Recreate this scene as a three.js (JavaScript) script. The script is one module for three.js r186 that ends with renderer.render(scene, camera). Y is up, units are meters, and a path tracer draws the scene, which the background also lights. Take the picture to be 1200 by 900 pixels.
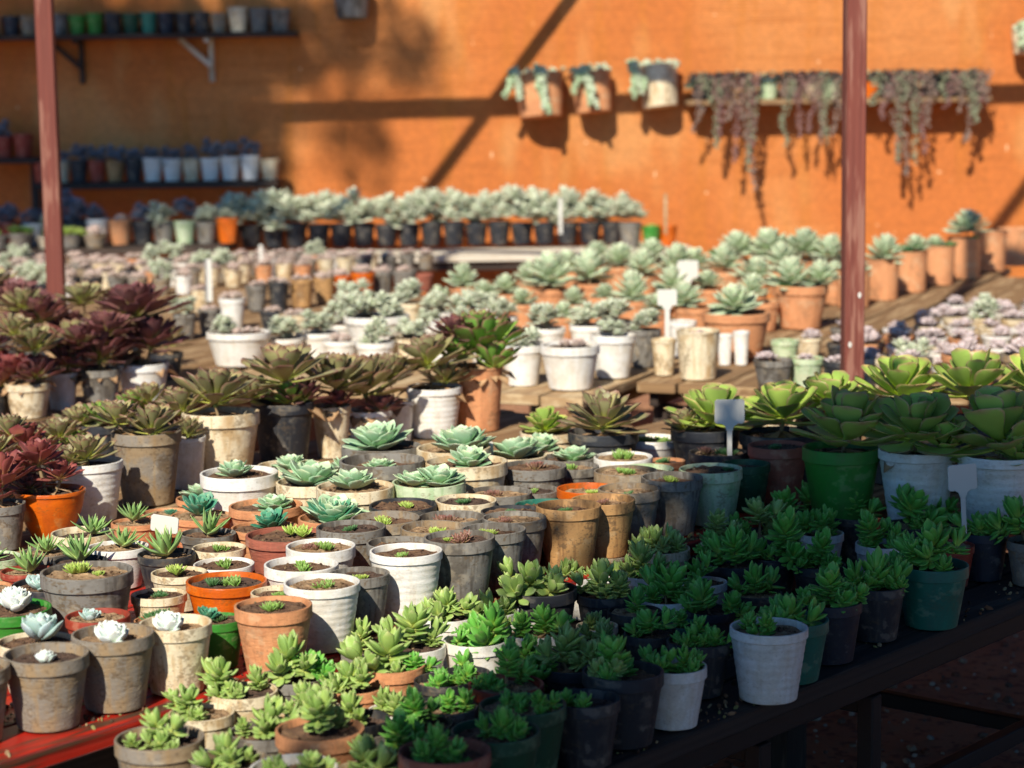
import * as THREE from 'three';
import { Sky } from 'three/addons/objects/Sky.js';
import { mergeGeometries } from 'three/addons/utils/BufferGeometryUtils.js';
import { RoundedBoxGeometry } from 'three/addons/geometries/RoundedBoxGeometry.js';

// ---------------------------------------------------------------- camera, sky, sun, exposure
const FPX = 2578, EYE = 1.65, PITCH = 8.06 * Math.PI / 180, ROLL = 0.014;
const scene = new THREE.Scene();
const camera = new THREE.PerspectiveCamera(2 * Math.atan(450 / FPX) * 180 / Math.PI, 4 / 3, 0.1, 200);
camera.rotation.order = 'YXZ';
camera.position.set(0, EYE, 0);
camera.rotation.set(-PITCH, 0, -ROLL);
camera.focus = 4.25;
camera.userData.fStop = 4.2;

const SUN_AZ = 17 * Math.PI / 180, SUN_EL = 38 * Math.PI / 180;
const LIGHT = new THREE.Vector3(Math.sin(SUN_AZ) * Math.cos(SUN_EL), -Math.sin(SUN_EL), -Math.cos(SUN_AZ) * Math.cos(SUN_EL)); // the way sunlight travels
const sky = new Sky(); sky.name = 'sky'; sky.scale.setScalar(1000); sky.userData.kind = 'structure';
const su = sky.material.uniforms;
su.sunPosition.value.copy(LIGHT).multiplyScalar(-1000);
su.turbidity.value = 4; su.rayleigh.value = 0.65; su.mieCoefficient.value = 0.004; su.mieDirectionalG.value = 0.8; su.cloudCoverage.value = 0;
scene.add(sky);
scene.environmentIntensity = 0.12;
const sun = new THREE.DirectionalLight(new THREE.Color(1, 0.93, 0.81), 5);
sun.name = 'sun';
sun.position.copy(LIGHT).multiplyScalar(-25).add(new THREE.Vector3(0, 0, -7));
sun.target.position.set(0, 0, -7);
sun.castShadow = true; sun.shadow.radius = 1.0; sun.shadow.mapSize.set(4096, 4096);
Object.assign(sun.shadow.camera, { left: -9, right: 9, top: 9, bottom: -9, near: 1, far: 60 });
scene.add(sun, sun.target);

const renderer = new THREE.WebGLRenderer({ antialias: true });
renderer.setSize(1024, 768);
renderer.toneMapping = THREE.LinearToneMapping;
renderer.toneMappingExposure = 1.3;
renderer.shadowMap.enabled = true;

// ---------------------------------------------------------------- helpers
function rng(seed) { let s = seed >>> 0; return () => { s = s + 0x6D2B79F5 | 0; let t = Math.imul(s ^ s >>> 15, 1 | s); t = t + Math.imul(t ^ t >>> 7, 61 | t) ^ t; return ((t ^ t >>> 14) >>> 0) / 4294967296; }; }
const R = rng(20240611), rr = (a, b, f = R) => a + (b - a) * f(), pick = (a, f = R) => a[Math.floor(f() * a.length)];
const lerp = (a, b, t) => a + (b - a) * t, clamp = (x, a = 0, b = 1) => Math.min(b, Math.max(a, x)), smooth = (a, b, x) => { const t = clamp((x - a) / (b - a)); return t * t * (3 - 2 * t); };
const V = (x, y, z) => new THREE.Vector3(x, y, z), C = (h) => new THREE.Color(h);
const cp = Math.cos(PITCH), sp = Math.sin(PITCH), cr = Math.cos(ROLL), sr = Math.sin(ROLL);
// a pixel of the 1200 x 900 photograph as a direction, per unit of depth
function ray(x, y) {
  const a = (x - 600) / FPX, b = (450 - y) / FPX, cx = a * cr + b * sr, cy = -a * sr + b * cr;
  return V(cx, cy * cp - sp, -cy * sp - cp);
}
const onPlane = (x, y, h) => { const r = ray(x, y); return r.multiplyScalar((h - EYE) / r.y).add(V(0, EYE, 0)); };
const WALL_D = 13.3;
const onWall = (x, y, off = 0) => { const r = ray(x, y); return r.multiplyScalar((WALL_D - off) / -r.z).add(V(0, EYE, 0)); };
const names = {};
function numbered(n) { if (!(n in names)) { names[n] = 0; return n; } return n + '_' + String(++names[n]).padStart(3, '0'); }
function tag(o, label, category, group, kind) { o.userData.label = label; if (category) o.userData.category = category; if (group) o.userData.group = group; if (kind) o.userData.kind = kind; return o; }
function shade(o) { o.castShadow = true; o.receiveShadow = true; return o; }
function thing(name, label, category, pos = [0, 0, 0], turn = 0, group) {
  const o = new THREE.Group(); o.name = numbered(name); o.position.set(...pos); o.rotation.y = turn; tag(o, label, category, group); scene.add(o); return o;
}
function part(name, geo, mat, parent, pos, rot, scl) {
  const m = shade(new THREE.Mesh(geo, mat)); m.name = name;
  if (pos) m.position.set(...pos); if (rot) m.rotation.set(...rot); if (scl !== undefined) typeof scl === 'number' ? m.scale.setScalar(scl) : m.scale.set(...scl);
  parent.add(m); return m;
}
function setting(name, geo, mat, pos, rot) { const m = part(numbered(name), geo, mat, scene, pos, rot); m.userData.kind = 'structure'; return m; }

// periodic value noise for textures
const HASH = new Float32Array(65536); { const h = rng(7); for (let i = 0; i < 65536; i++) HASH[i] = h(); }
function vnoise(x, y, px, py, s = 0) {
  const xi = Math.floor(x), yi = Math.floor(y), fx = x - xi, fy = y - yi, u = fx * fx * (3 - 2 * fx), v = fy * fy * (3 - 2 * fy);
  const g = (a, b) => HASH[((((a % px) + px) % px) * 157 + (((b % py) + py) % py) * 7919 + s * 3571) & 65535];
  return lerp(lerp(g(xi, yi), g(xi + 1, yi), u), lerp(g(xi, yi + 1), g(xi + 1, yi + 1), u), v);
}
function fbm(u, v, fx, fy, oct = 4, s = 0) { let a = 0, w = 0.5, t = 0; for (let i = 0; i < oct; i++) { a += w * vnoise(u * fx, v * fy, fx, fy, s + i); t += w; w *= 0.55; fx *= 2; fy *= 2; } return a / t; }
function texture(size, fn, color = true, sizeY = size) {
  const d = new Uint8Array(size * sizeY * 4);
  for (let j = 0; j < sizeY; j++) for (let i = 0; i < size; i++) { const c = fn(i / size, j / sizeY), k = (j * size + i) * 4; d[k] = clamp(c[0]) * 255; d[k + 1] = clamp(c[1]) * 255; d[k + 2] = clamp(c[2]) * 255; d[k + 3] = 255; }
  const t = new THREE.DataTexture(d, size, sizeY); t.wrapS = t.wrapT = THREE.RepeatWrapping; t.magFilter = THREE.LinearFilter; t.minFilter = THREE.LinearMipmapLinearFilter; t.generateMipmaps = true;
  if (color) t.colorSpace = THREE.SRGBColorSpace; t.needsUpdate = true; return t;
}
const hex = (h) => [(h >> 16 & 255) / 255, (h >> 8 & 255) / 255, (h & 255) / 255];
const mix3 = (a, b, t) => [lerp(a[0], b[0], t), lerp(a[1], b[1], t), lerp(a[2], b[2], t)];
const grainBump = texture(256, (u, v) => { const n = fbm(u, v, 24, 24, 4, 3); return [n, n, n]; }, false);

// ---------------------------------------------------------------- materials of the setting
function woodMat(base, dark, worn, seed, amount = 0.5, rough = 0.8) {
  const map = texture(256, (u, v) => {
    const g = fbm(u, v, 3, 60, 3, seed), n = fbm(u, v, 6, 12, 4, seed + 5), s = fbm(u, v, 20, 60, 3, seed + 9);
    let c = mix3(hex(base), hex(dark), clamp((g - 0.35) * 1.4));
    c = mix3(c, hex(worn), smooth(0.62 - amount * 0.25, 0.72 - amount * 0.2, n * 0.7 + s * 0.3));
    return c;
  });
  const bump = texture(256, (u, v) => { const n = fbm(u, v, 3, 70, 4, seed) * 0.7 + fbm(u, v, 30, 60, 2, seed + 2) * 0.3; return [n, n, n]; }, false);
  return new THREE.MeshStandardMaterial({ map, bumpMap: bump, bumpScale: 0.0025, roughness: rough });
}
const M = {
  redWood: woodMat(0xab200e, 0x8c180b, 0x4e3524, 11, 0.3, 0.5),
  darkWood: woodMat(0x3a2c22, 0x231a14, 0x4f4034, 17, 0.2, 0.85),
  paleWood: woodMat(0xa98a62, 0x86684a, 0xc0a780, 23, 0.4, 0.85),
  rawWood: woodMat(0x8d6d48, 0x6b4e33, 0xa98c66, 29, 0.4, 0.85),
  postWood: woodMat(0x783c2e, 0x5c2c22, 0x90604e, 31, 0.15, 0.8),
  whiteWood: woodMat(0xd8cdb8, 0xbfb29a, 0x9b8668, 37, 0.3, 0.75),
};
const wallMap = texture(1024, (u, v) => {
  const big = fbm(u, v, 4, 4, 4, 41), row = fbm(u, v, 10, 170, 2, 43), col = fbm(u, v, 40, 3, 3, 47), weave = fbm(u, v, 220, 220, 1, 44), sp_ = fbm(u, v, 60, 60, 2, 49);
  let c = mix3(hex(0xba6a30), hex(0xc27a40), smooth(0.35, 0.7, big));
  c = mix3(c, hex(0xa25a24), smooth(0.55, 0.8, row) * 0.3);
  c = mix3(c, hex(0xb36a26), smooth(0.55, 0.72, col) * 0.4);
  c = mix3(c, hex(0xcb9a62), smooth(0.58, 0.75, fbm(u, v, 7, 3, 4, 53)) * 0.45);
  c = mix3(c, hex(0xeecfa8), smooth(0.9, 0.95, sp_) * 0.6);
  const k = 0.94 + 0.12 * weave; return [c[0] * k, c[1] * k, c[2] * k];
});
const wallBump = texture(1024, (u, v) => { const n = 0.5 + 0.35 * Math.sin(v * Math.PI * 2 * 170 + 3 * fbm(u, v, 8, 20, 2, 3)) * (0.6 + 0.4 * fbm(u, v, 90, 170, 1, 4)) + 0.15 * fbm(u, v, 120, 120, 2, 8); return [n, n, n]; }, false);
M.wall = new THREE.MeshStandardMaterial({ map: wallMap, bumpMap: wallBump, bumpScale: 0.003, roughness: 0.95 });
const earthMap = texture(512, (u, v) => { const n = fbm(u, v, 10, 10, 5, 61), s = fbm(u, v, 70, 70, 3, 63); let c = mix3(hex(0x94654a), hex(0xb08560), n); c = mix3(c, hex(0x6b4836), smooth(0.55, 0.7, s) * 0.7); return c; });
M.earth = new THREE.MeshStandardMaterial({ map: earthMap, bumpMap: grainBump, bumpScale: 0.01, roughness: 1 });
M.steel = new THREE.MeshStandardMaterial({ color: 0x2a2320, roughness: 0.6, metalness: 0.4, bumpMap: grainBump, bumpScale: 0.001 });
M.roofSheet = new THREE.MeshStandardMaterial({ color: 0x6e6a64, roughness: 0.6 });
M.white = new THREE.MeshStandardMaterial({ color: 0xd2cdc0, roughness: 0.45 });
M.bark = new THREE.MeshStandardMaterial({ color: 0x5a4636, roughness: 0.95, bumpMap: grainBump, bumpScale: 0.02 });
M.treeLeaf = new THREE.MeshStandardMaterial({ color: C(0).setRGB(0.06, 0.1, 0.03), roughness: 0.7 });

// a box whose uv is in metres along its longest side, the ends slightly uneven
function plankGeo(l, h, w, seed = 0, bevel = 0.004) {
  const g = new RoundedBoxGeometry(l, h, w, 1, Math.min(bevel, h * 0.3)), p = g.attributes.position, n = g.attributes.normal, uv = g.attributes.uv, f = rng(seed + 5), o1 = f() * 7, o2 = f() * 7;
  for (let i = 0; i < p.count; i++) {
    const ax = Math.abs(n.getX(i)), ay = Math.abs(n.getY(i)), x = p.getX(i), y = p.getY(i), z = p.getZ(i);
    if (ax > 0.7) uv.setXY(i, z * 1.2 + o1, y * 1.2 + o2); else if (ay > 0.5) uv.setXY(i, x * 0.6 + o1, z * 2.2 + o2); else uv.setXY(i, x * 0.6 + o1, y * 2.2 + o2 + 0.37);
  }
  return g;
}

// ---------------------------------------------------------------- large structure: ground, wall
{
  const g = new THREE.PlaneGeometry(80, 80, 1, 1); g.rotateX(-Math.PI / 2); const uv = g.attributes.uv; for (let i = 0; i < uv.count; i++) uv.setXY(i, uv.getX(i) * 50, uv.getY(i) * 50);
  setting('ground', g, M.earth, [0, 0, -5]);
  const L = 16, H = 2.55, wg = new THREE.BoxGeometry(L, H, 0.2, 1, 1, 1), wu = wg.attributes.uv, wp = wg.attributes.position;
  for (let i = 0; i < wu.count; i++) wu.setXY(i, wp.getX(i) / 3.1, wp.getY(i) / 3.1);
  const w = part('orange_wall', wg, M.wall, scene, [0, H / 2, -WALL_D - 0.1]); names.orange_wall = 0;
  tag(w, 'long orange plastered wall behind the plant benches', 'wall');
  // pebbles on the earth under the benches
  const pg = new THREE.IcosahedronGeometry(1, 0), f = rng(99); { const p = pg.attributes.position; for (let i = 0; i < p.count; i++) { const k = 0.8 + 0.35 * Math.abs(Math.sin(p.getX(i) * 7 + p.getZ(i) * 5)); p.setXYZ(i, p.getX(i) * k, p.getY(i) * k * 0.6, p.getZ(i) * k); } pg.computeVertexNormals(); }
  const N = 2600, im = new THREE.InstancedMesh(pg, new THREE.MeshStandardMaterial({ color: 0xffffff, roughness: 0.9 }), N), d = new THREE.Object3D(), pal = [0x8d7560, 0xa58a70, 0x6e5444, 0x9a8f82, 0x7a4a35, 0xb3a08a].map(C);
  for (let i = 0; i < N; i++) { const s = 0.004 + 0.014 * f() * f(); d.position.set(lerp(-0.6, 2.2, f()), s * 0.3, -lerp(3.2, 7.5, f())); d.rotation.set(f() * 0.5, f() * 6.3, f() * 0.5); d.scale.setScalar(s); d.updateMatrix(); im.setMatrixAt(i, d.matrix); im.setColorAt(i, pick(pal, f)); }
  im.name = 'gravel'; shade(im); tag(im, 'loose gravel and pebbles on the reddish earth below the benches', 'gravel', null, 'stuff'); scene.add(im);
}

// a plank bench: local x runs along it, its front edge lies on z = 0, it reaches back to z = -width
function bench({ name = 'bench', label, at, angle, from, to, width, top, planks, mat, legMat = M.darkWood, thick = 0.035, legs = [], gap = 0.008, rails = true, legSize = 0.05, group }) {
  const t = thing(name, label, 'bench', [at.x, 0, at.z], Math.PI / 2 - angle, group), L = to - from, pw = width / planks, f = rng(Math.round(at.x * 977 + at.z * 131 + 5000)), cache = [0, 1, 2].map((s) => plankGeo(L, thick, pw - gap, s + Math.round(L * 100), 0.005));
  for (let i = 0; i < planks; i++) part('plank', pick(cache, f), mat, t, [(from + to) / 2 + (f() - 0.5) * 0.03, top - thick / 2 - f() * 0.003, -pw * (i + 0.5)], [0, f() < 0.5 ? 0 : Math.PI, 0]);
  const ag = plankGeo(L - 0.06, 0.05, 0.03, 3);
  part('side_rail', ag, legMat, t, [(from + to) / 2, top - thick - 0.027, -0.05]); part('side_rail', ag, legMat, t, [(from + to) / 2, top - thick - 0.027, -width + 0.05]);
  const lg = plankGeo(top - thick - 0.055, legSize, legSize, 7); lg.rotateZ(Math.PI / 2);
  const cg = plankGeo(width - 0.13, 0.035, 0.03, 9); cg.rotateY(Math.PI / 2);
  for (const x of legs) { for (const z of [-0.05, -width + 0.05]) part('leg', lg, legMat, t, [x, (top - thick - 0.055) / 2, z]); part('cross_rail', cg, legMat, t, [x, top - thick - 0.075, -width / 2]); if (rails) part('cross_rail', cg, legMat, t, [x + 0.002, 0.2, -width / 2]); }
  if (rails) { const l0 = Math.min(...legs), l1 = Math.max(...legs), g = plankGeo(l1 - l0, 0.035, 0.03, 12); part('stretcher', g, legMat, t, [(l0 + l1) / 2, 0.245, -0.05]); }
  return t;
}
const DEG = Math.PI / 180;
const RED_H = 0.65, JADE_H = 0.56;
const redP = onPlane(0, 893, RED_H), redQ = onPlane(850, 624, RED_H), redA = Math.atan2(redQ.x - redP.x, redP.z - redQ.z);
const alongBack = (p, a, u, v) => V(p.x + Math.sin(a) * u - Math.cos(a) * v, 0, p.z - Math.cos(a) * u - Math.sin(a) * v);   // u metres along a bench, v metres back from its front edge
bench({ label: 'low plank bench painted glossy red, crowded with seedling pots', at: redP, angle: redA, from: -0.6, to: 2.44, width: 1.0, top: RED_H, planks: 7, mat: M.redWood, legs: [-0.3, 1.0, 2.3], rails: false, legSize: 0.09 });
bench({ label: 'narrow rough board bench behind the red one, holding the big aeonium pots', at: alongBack(redP, redA, 0, 1.01), angle: redA, from: -0.4, to: 3.1, width: 0.6, top: RED_H, planks: 4, mat: M.rawWood, legs: [-0.3, 1.2, 2.9], rails: false });
bench({ label: 'short plank bench under the broad green aeoniums at the end of the red bench', at: alongBack(redP, redA, 2.455, -0.62), angle: redA, from: 0, to: 0.95, width: 1.62, top: RED_H, planks: 11, mat: M.rawWood, legs: [0.06, 0.88], rails: false, legSize: 0.09 });
const jadeP = onPlane(890, 828, JADE_H), jadeQ = onPlane(1200, 702, JADE_H), jadeA = Math.atan2(jadeQ.x - jadeP.x, jadeP.z - jadeQ.z);
bench({ label: 'dark weathered plank bench on thin legs, covered with green sprigs', at: jadeP, angle: jadeA, from: -2.2, to: 1.34, width: 0.86, top: JADE_H, planks: 6, mat: M.darkWood, legMat: M.steel, legs: [-1.6, 0.07, 0.45, 1.25], legSize: 0.035 });
const midA = 23 * DEG, midP = onPlane(684, 466, RED_H);
bench({ name: 'wooden_table', label: 'pale slatted wooden table holding the big white pots', at: midP, angle: midA, from: 0, to: 3.0, width: 1.36, top: RED_H, planks: 9, mat: M.paleWood, legs: [0.12, 2.8], legMat: M.rawWood, rails: false });
bench({ name: 'wooden_table', label: 'rough wooden table under the dark maroon rosettes', at: alongBack(midP, midA, 0, 1.38), angle: midA, from: -1.1, to: 1.9, width: 1.5, top: RED_H, planks: 9, mat: M.rawWood, legs: [-1, 1.8], rails: false });
const clayP = onPlane(893, 452, RED_H);
bench({ name: 'wooden_table', label: 'narrow wooden table carrying the big terracotta pots', at: clayP, angle: midA, from: -0.02, to: 4.4, width: 0.42, top: RED_H, planks: 3, mat: M.rawWood, legs: [0.1, 4.2], rails: false });
bench({ name: 'wooden_table', label: 'wooden table covered with pale lavender rosettes beside the red post', at: alongBack(clayP, midA, 0, -1.62), angle: midA, from: 0, to: 3.9, width: 1.6, top: RED_H, planks: 10, mat: M.rawWood, legs: [0.1, 3.7], rails: false });
bench({ name: 'wooden_table', label: 'long low table under the mass of pinkish rosettes', at: onPlane(515, 350, RED_H), angle: 50 * DEG, from: -2.2, to: 0.1, width: 2.2, top: RED_H - 0.005, planks: 13, mat: M.rawWood, legs: [-2.0, -0.1], rails: false });
bench({ name: 'wooden_table', label: 'whitewashed board table holding the row of black pots', at: onPlane(500, 300, RED_H), angle: 89 * DEG, from: -1.25, to: 1.5, width: 0.5, top: RED_H, planks: 3, mat: M.whiteWood, legs: [-1.1, 1.3], rails: false });
// crumbs of spilled soil and dropped leaves on the two near benches
{ const f = rng(1701), g = new THREE.IcosahedronGeometry(1, 0), N = 2600, im = new THREE.InstancedMesh(g, new THREE.MeshStandardMaterial({ color: 0xffffff, roughness: 1 }), N), d = new THREE.Object3D(), pal = [0x4a3323, 0x6b4c35, 0x8a6b4c, 0x3a2a1f, 0x9a8460, 0x7d7a48].map(C);
  for (let i = 0; i < N; i++) { const red = i < 1500, cl = Math.floor(f() * 60), q = rng(cl * 7 + (red ? 1 : 2)), u = (red ? lerp(-0.3, 2.4, q()) : lerp(-1.6, 1.3, q())) + (f() - 0.5) * 0.16, v = clamp((red ? lerp(0.02, 0.9, q() * q()) : lerp(0.02, 0.8, q() * q())) + (f() - 0.5) * 0.1, 0.012, 0.8), p = red ? alongBack(redP, redA, u, v) : alongBack(jadeP, jadeA, u, v), s = 0.0015 + 0.005 * f() * f();
    d.position.set(p.x, (red ? RED_H : JADE_H) + s * 0.25, p.z); d.rotation.set(f() * 3, f() * 6, f() * 3); d.scale.set(s * (1 + f()), s * 0.7, s); d.updateMatrix(); im.setMatrixAt(i, d.matrix); im.setColorAt(i, pick(pal, f)); }
  im.name = 'spilled_soil'; shade(im); tag(im, 'crumbs of spilled soil and dry leaf bits scattered on the near benches', 'soil', null, 'stuff'); scene.add(im); }

// ---------------------------------------------------------------- pots
// colour, stain colour, how much stain, roughness, what it looks like
const POT = {
  W: [0xe6e2d8, 0xb8a27c, 0.2, 0.5, 'white plastic pot'], C: [0xe0d0ae, 0xa57e4c, 0.48, 0.65, 'stained cream pot'],
  T: [0xb98d58, 0x7d5a35, 0.65, 0.7, 'ochre stained pot'], G: [0x7c776e, 0x4a4238, 0.75, 0.8, 'dusty grey pot'],
  B: [0x857b6d, 0x96784f, 0.6, 0.85, 'grey pot with brown stains'], K: [0x23252a, 0x5a544a, 0.5, 0.6, 'black plastic pot'],
  N: [0x1d2430, 0x3a3d42, 0.3, 0.5, 'navy plastic pot'], O: [0xd0620f, 0xa8470f, 0.4, 0.35, 'shiny orange pot'],
  R: [0xcf8f60, 0xa56a44, 0.35, 0.85, 'terracotta pot'], F: [0xa05a44, 0x7c4436, 0.3, 0.8, 'dull pinkish terracotta pot'],
  E: [0x2f7f24, 0x4c6b35, 0.25, 0.5, 'bright green plastic pot'], P: [0xbfcaa4, 0x6c9a5c, 0.4, 0.6, 'pale green pot'],
  L: [0x1f6a58, 0x2f5a4d, 0.3, 0.5, 'teal plastic pot'], D: [0x14482c, 0x2a4a35, 0.3, 0.55, 'dark green pot'], M: [0x9a3a26, 0x6d2a1e, 0.3, 0.6, 'red plastic pot'],
};
const potMat = {};
{ let s = 101; for (const k in POT) { const [b, st, am, ro] = POT[k], q = s; s += 13;
  const map = texture(256, (u, v) => {
    const n = fbm(u, v, 9, 3, 5, q), streak = fbm(u, v, 48, 2, 3, q + 3), sp_ = fbm(u, v, 90, 40, 2, q + 6), d = fbm(u, v, 13, 5, 4, q + 8);
    let c = mix3(hex(b), hex(st), smooth(0.46, 0.66, n) * am);
    c = mix3(c, hex(st), smooth(0.52, 0.72, streak) * am * 0.75);
    c = mix3(c, hex(0x5b4832), smooth(0.56, 0.7, d * 0.62 + sp_ * 0.38) * am * 0.9);
    c = mix3(c, hex(0xcdbb9a), smooth(0.58, 0.74, fbm(u, v, 15, 6, 5, q + 21)) * (k === 'W' || k === 'C' ? 0.1 : 0.3));
    c = mix3(c, hex(0x3f3226), smooth(0.78, 0.86, fbm(u, v, 110, 50, 2, q + 25)) * am * 0.8);
    const g = 0.95 + 0.1 * sp_; return [c[0] * g, c[1] * g, c[2] * g];
  });
  potMat[k] = new THREE.MeshStandardMaterial({ map, roughness: ro, bumpMap: grainBump, bumpScale: k === 'R' || k === 'F' || k === 'B' ? 0.0012 : 0.0005 });
} }
const soilMats = [[0x5a3a28, 0x7d5a40], [0x6e5238, 0xa88a66], [0x4c3528, 0x6b5140]].map(([a, b], i) => new THREE.MeshStandardMaterial({ vertexColors: true, color: 0xffffff, roughness: 1, bumpMap: grainBump, bumpScale: 0.004 }));
function soilGeo(i) {   // crumbly disc of radius 1 with stones pressed into it
  const f = rng(300 + i), gs = [], pal = [[0x4a2f20, 0x6e4c34, 0x8a6a4c, 0xa58763], [0x6a4c32, 0x9a7c58, 0xbd9d75, 0xd0b693], [0x39281e, 0x543d2e, 0x6b5241, 0x8d7a66]][i % 3].map(C);
  const d = new THREE.RingGeometry(0.001, 1, 26, 9); d.rotateX(-Math.PI / 2); const p = d.attributes.position, col = [];
  for (let k = 0; k < p.count; k++) { const x = p.getX(k), z = p.getZ(k), n = fbm(x * 0.5 + 0.5, z * 0.5 + 0.5, 14, 14, 3, 300 + i); p.setY(k, (n - 0.5) * 0.16 + 0.03); const c = pal[0].clone().lerp(pal[2], clamp(n * 1.6 - 0.4)); col.push(c.r, c.g, c.b); }
  d.setAttribute('color', new THREE.Float32BufferAttribute(col, 3)); d.computeVertexNormals(); gs.push(d.toNonIndexed());
  const st = new THREE.IcosahedronGeometry(1, 0);
  for (let k = 0; k < 70; k++) {
    const g = st.clone(), a = f() * 6.283, r = Math.sqrt(f()) * 0.93, s = 0.018 + 0.05 * f() * f(), c = pick(pal, f), m = new THREE.Matrix4().compose(V(Math.cos(a) * r, 0.03 + s * 0.3, Math.sin(a) * r), new THREE.Quaternion().setFromEuler(new THREE.Euler(f() * 3, f() * 3, f() * 3)), V(s, s * (0.5 + 0.5 * f()), s * (0.7 + 0.5 * f())));
    g.applyMatrix4(m); const cc = []; for (let q = 0; q < g.attributes.position.count; q++) cc.push(c.r, c.g, c.b); g.setAttribute('color', new THREE.Float32BufferAttribute(cc, 3)); gs.push(g);
  }
  return mergeGeometries(gs);
}
const soilGeos = [0, 1, 2, 3, 4, 5].map(soilGeo);
const potCache = {};
// unit rim diameter, height a; styles: s standard with a rim band, r with turned ribs, p plain straight lip, q squarish clay
function potGeo(style, a) {
  const key = style + a.toFixed(2); if (potCache[key]) return potCache[key];
  const bot = { s: 0.36, r: 0.365, p: 0.4, q: 0.45, b: 0.26 }[style], rimH = { s: 0.17, r: 0.12, p: 0.045, q: 0.05, b: 0.07 }[style] * Math.min(1, a * 1.2), lip = { s: 0.028, r: 0.022, p: 0.012, q: 0.012, b: 0.02 }[style], seg = 36;
  const up = 0.5 - lip, v2 = (x, y) => new THREE.Vector2(x, y), body = [v2(0.001, 0.004), v2(bot - 0.02, 0.004), v2(bot, 0.016)], N = style === 'r' ? 40 : 10;
  const at = (t) => { let r = lerp(bot, up, style === 'b' ? Math.sin(t * 1.45) : t); if (style === 'r') r += 0.0022 * Math.sin(t * 50) + 0.0012 * Math.sin(t * 23); return r; };
  for (let i = 0; i <= N; i++) { const t = i / N; body.push(v2(at(t), lerp(0.02, a - rimH, t))); }
  const rim = [v2(up - 0.006, a - rimH), v2(up + lip * 0.75, a - rimH + 0.004), v2(up + lip * 0.9, a - rimH + 0.012), v2(0.497, a - 0.012), v2(0.494, a - 0.003), v2(0.486, a), v2(0.47, a - 0.001), v2(0.462, a - 0.008), v2(lerp(bot, 0.46, 0.72), a * 0.72)];
  const lathe = (pts) => new THREE.LatheGeometry(pts, seg);
  return potCache[key] = { body: lathe(body), rim: lathe(rim), soilR: 0.455 - 0.02, a };
}

// ---------------------------------------------------------------- leaves
const PROFILE = {
  ech: [[0, 0.4], [0.3, 0.62], [0.6, 0.95], [0.76, 1], [0.9, 0.66], [1, 0.04]], aeo: [[0, 0.22], [0.3, 0.4], [0.5, 0.7], [0.68, 0.95], [0.8, 1], [0.9, 0.84], [0.96, 0.55], [1, 0.1]],
  jade: [[0, 0.35], [0.3, 0.75], [0.6, 1], [0.82, 0.8], [1, 0.05]], spike: [[0, 0.85], [0.25, 1], [0.6, 0.7], [1, 0.03]], plump: [[0, 0.4], [0.35, 0.85], [0.68, 1], [0.9, 0.75], [1, 0.12]],
};
const prof = (k, u) => { const p = PROFILE[k]; for (let i = 1; i < p.length; i++) if (u <= p[i][0]) return lerp(p[i - 1][1], p[i][1], (u - p[i - 1][0]) / (p[i][0] - p[i - 1][0])); return 0.05; };
// grows along +z from the origin, length 1, upper side +y; pigments: base, blade, margin and tip
function leafGeo({ p, w, t, cup = 0, curl = 0, base, blade, edge = blade, n = 6, m = 8, tipFrom = 0.85, fold = 0, v = 0 }) {
  const pos = [], col = [], idx = [], cb = C(base), cm = C(blade), ce = C(edge);
  for (let i = 0; i <= n; i++) {
    const u = i / n, hw = w / 2 * prof(p, u), th = t / 2 * Math.pow(Math.sin(Math.PI * clamp(0.12 + u * 0.86)), 0.6);
    for (let j = 0; j < m; j++) {
      const f = j / m * Math.PI * 2, cx = Math.cos(f), x = cx * hw, s = Math.sin(f);
      const wob = vnoise(u * 3.1 + v * 9, j * 0.9, 64, 64, 5) - 0.5; pos.push(x * (1 + wob * 0.16) + v * 0.07 * u * u, s * th + cup * cx * cx * hw + curl * u * u + fold * Math.abs(cx) * hw + wob * 0.02, u);
      const c = cb.clone().lerp(cm, smooth(0.05, 0.5, u)), e = Math.max(smooth(tipFrom, 1, u), p === 'aeo' ? smooth(0.8, 1, Math.abs(cx)) * smooth(0.35, 0.6, u) : 0); c.lerp(ce, e); c.multiplyScalar(0.9 + 0.24 * vnoise(u * 4.3 + v * 5, j * 1.3, 64, 64, 9)); col.push(c.r, c.g, c.b);
    }
  }
  for (let i = 0; i < n; i++) for (let j = 0; j < m; j++) { const a = i * m + j, b = i * m + (j + 1) % m, c = a + m, d = b + m; idx.push(a, c, b, b, c, d); }
  for (let j = 1; j < m - 1; j++) idx.push(n * m, n * m + j + 1, n * m + j);
  const g = new THREE.BufferGeometry(); g.setAttribute('position', new THREE.Float32BufferAttribute(pos, 3)); g.setAttribute('color', new THREE.Float32BufferAttribute(col, 3)); g.setIndex(idx); g.computeVertexNormals();
  return g;
}
const leafMat = [0, 1, 2].map((i) => new THREE.MeshPhysicalMaterial({ color: C(0).setRGB(...[[1.08, 1.08, 1.08], [0.88, 0.95, 0.86], [1.25, 1.2, 1.1]][i]), vertexColors: true, roughness: 0.5, sheen: 0.08, sheenRoughness: 0.6, sheenColor: C(0xe8e8d8) }));
const thinMat = [0, 1, 2].map((i) => new THREE.MeshPhysicalMaterial({ color: C(0).setRGB(...[[1.32, 1.32, 1.32], [1.1, 1.12, 1.07], [1.48, 1.45, 1.3]][i]), vertexColors: true, roughness: 0.42, transmission: 0.22, thickness: 0, ior: 1.35 }));
const stemMat = new THREE.MeshStandardMaterial({ color: 0x8a7452, roughness: 0.9 }), stemGreen = new THREE.MeshStandardMaterial({ color: 0x7d8a48, roughness: 0.8 });
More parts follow.
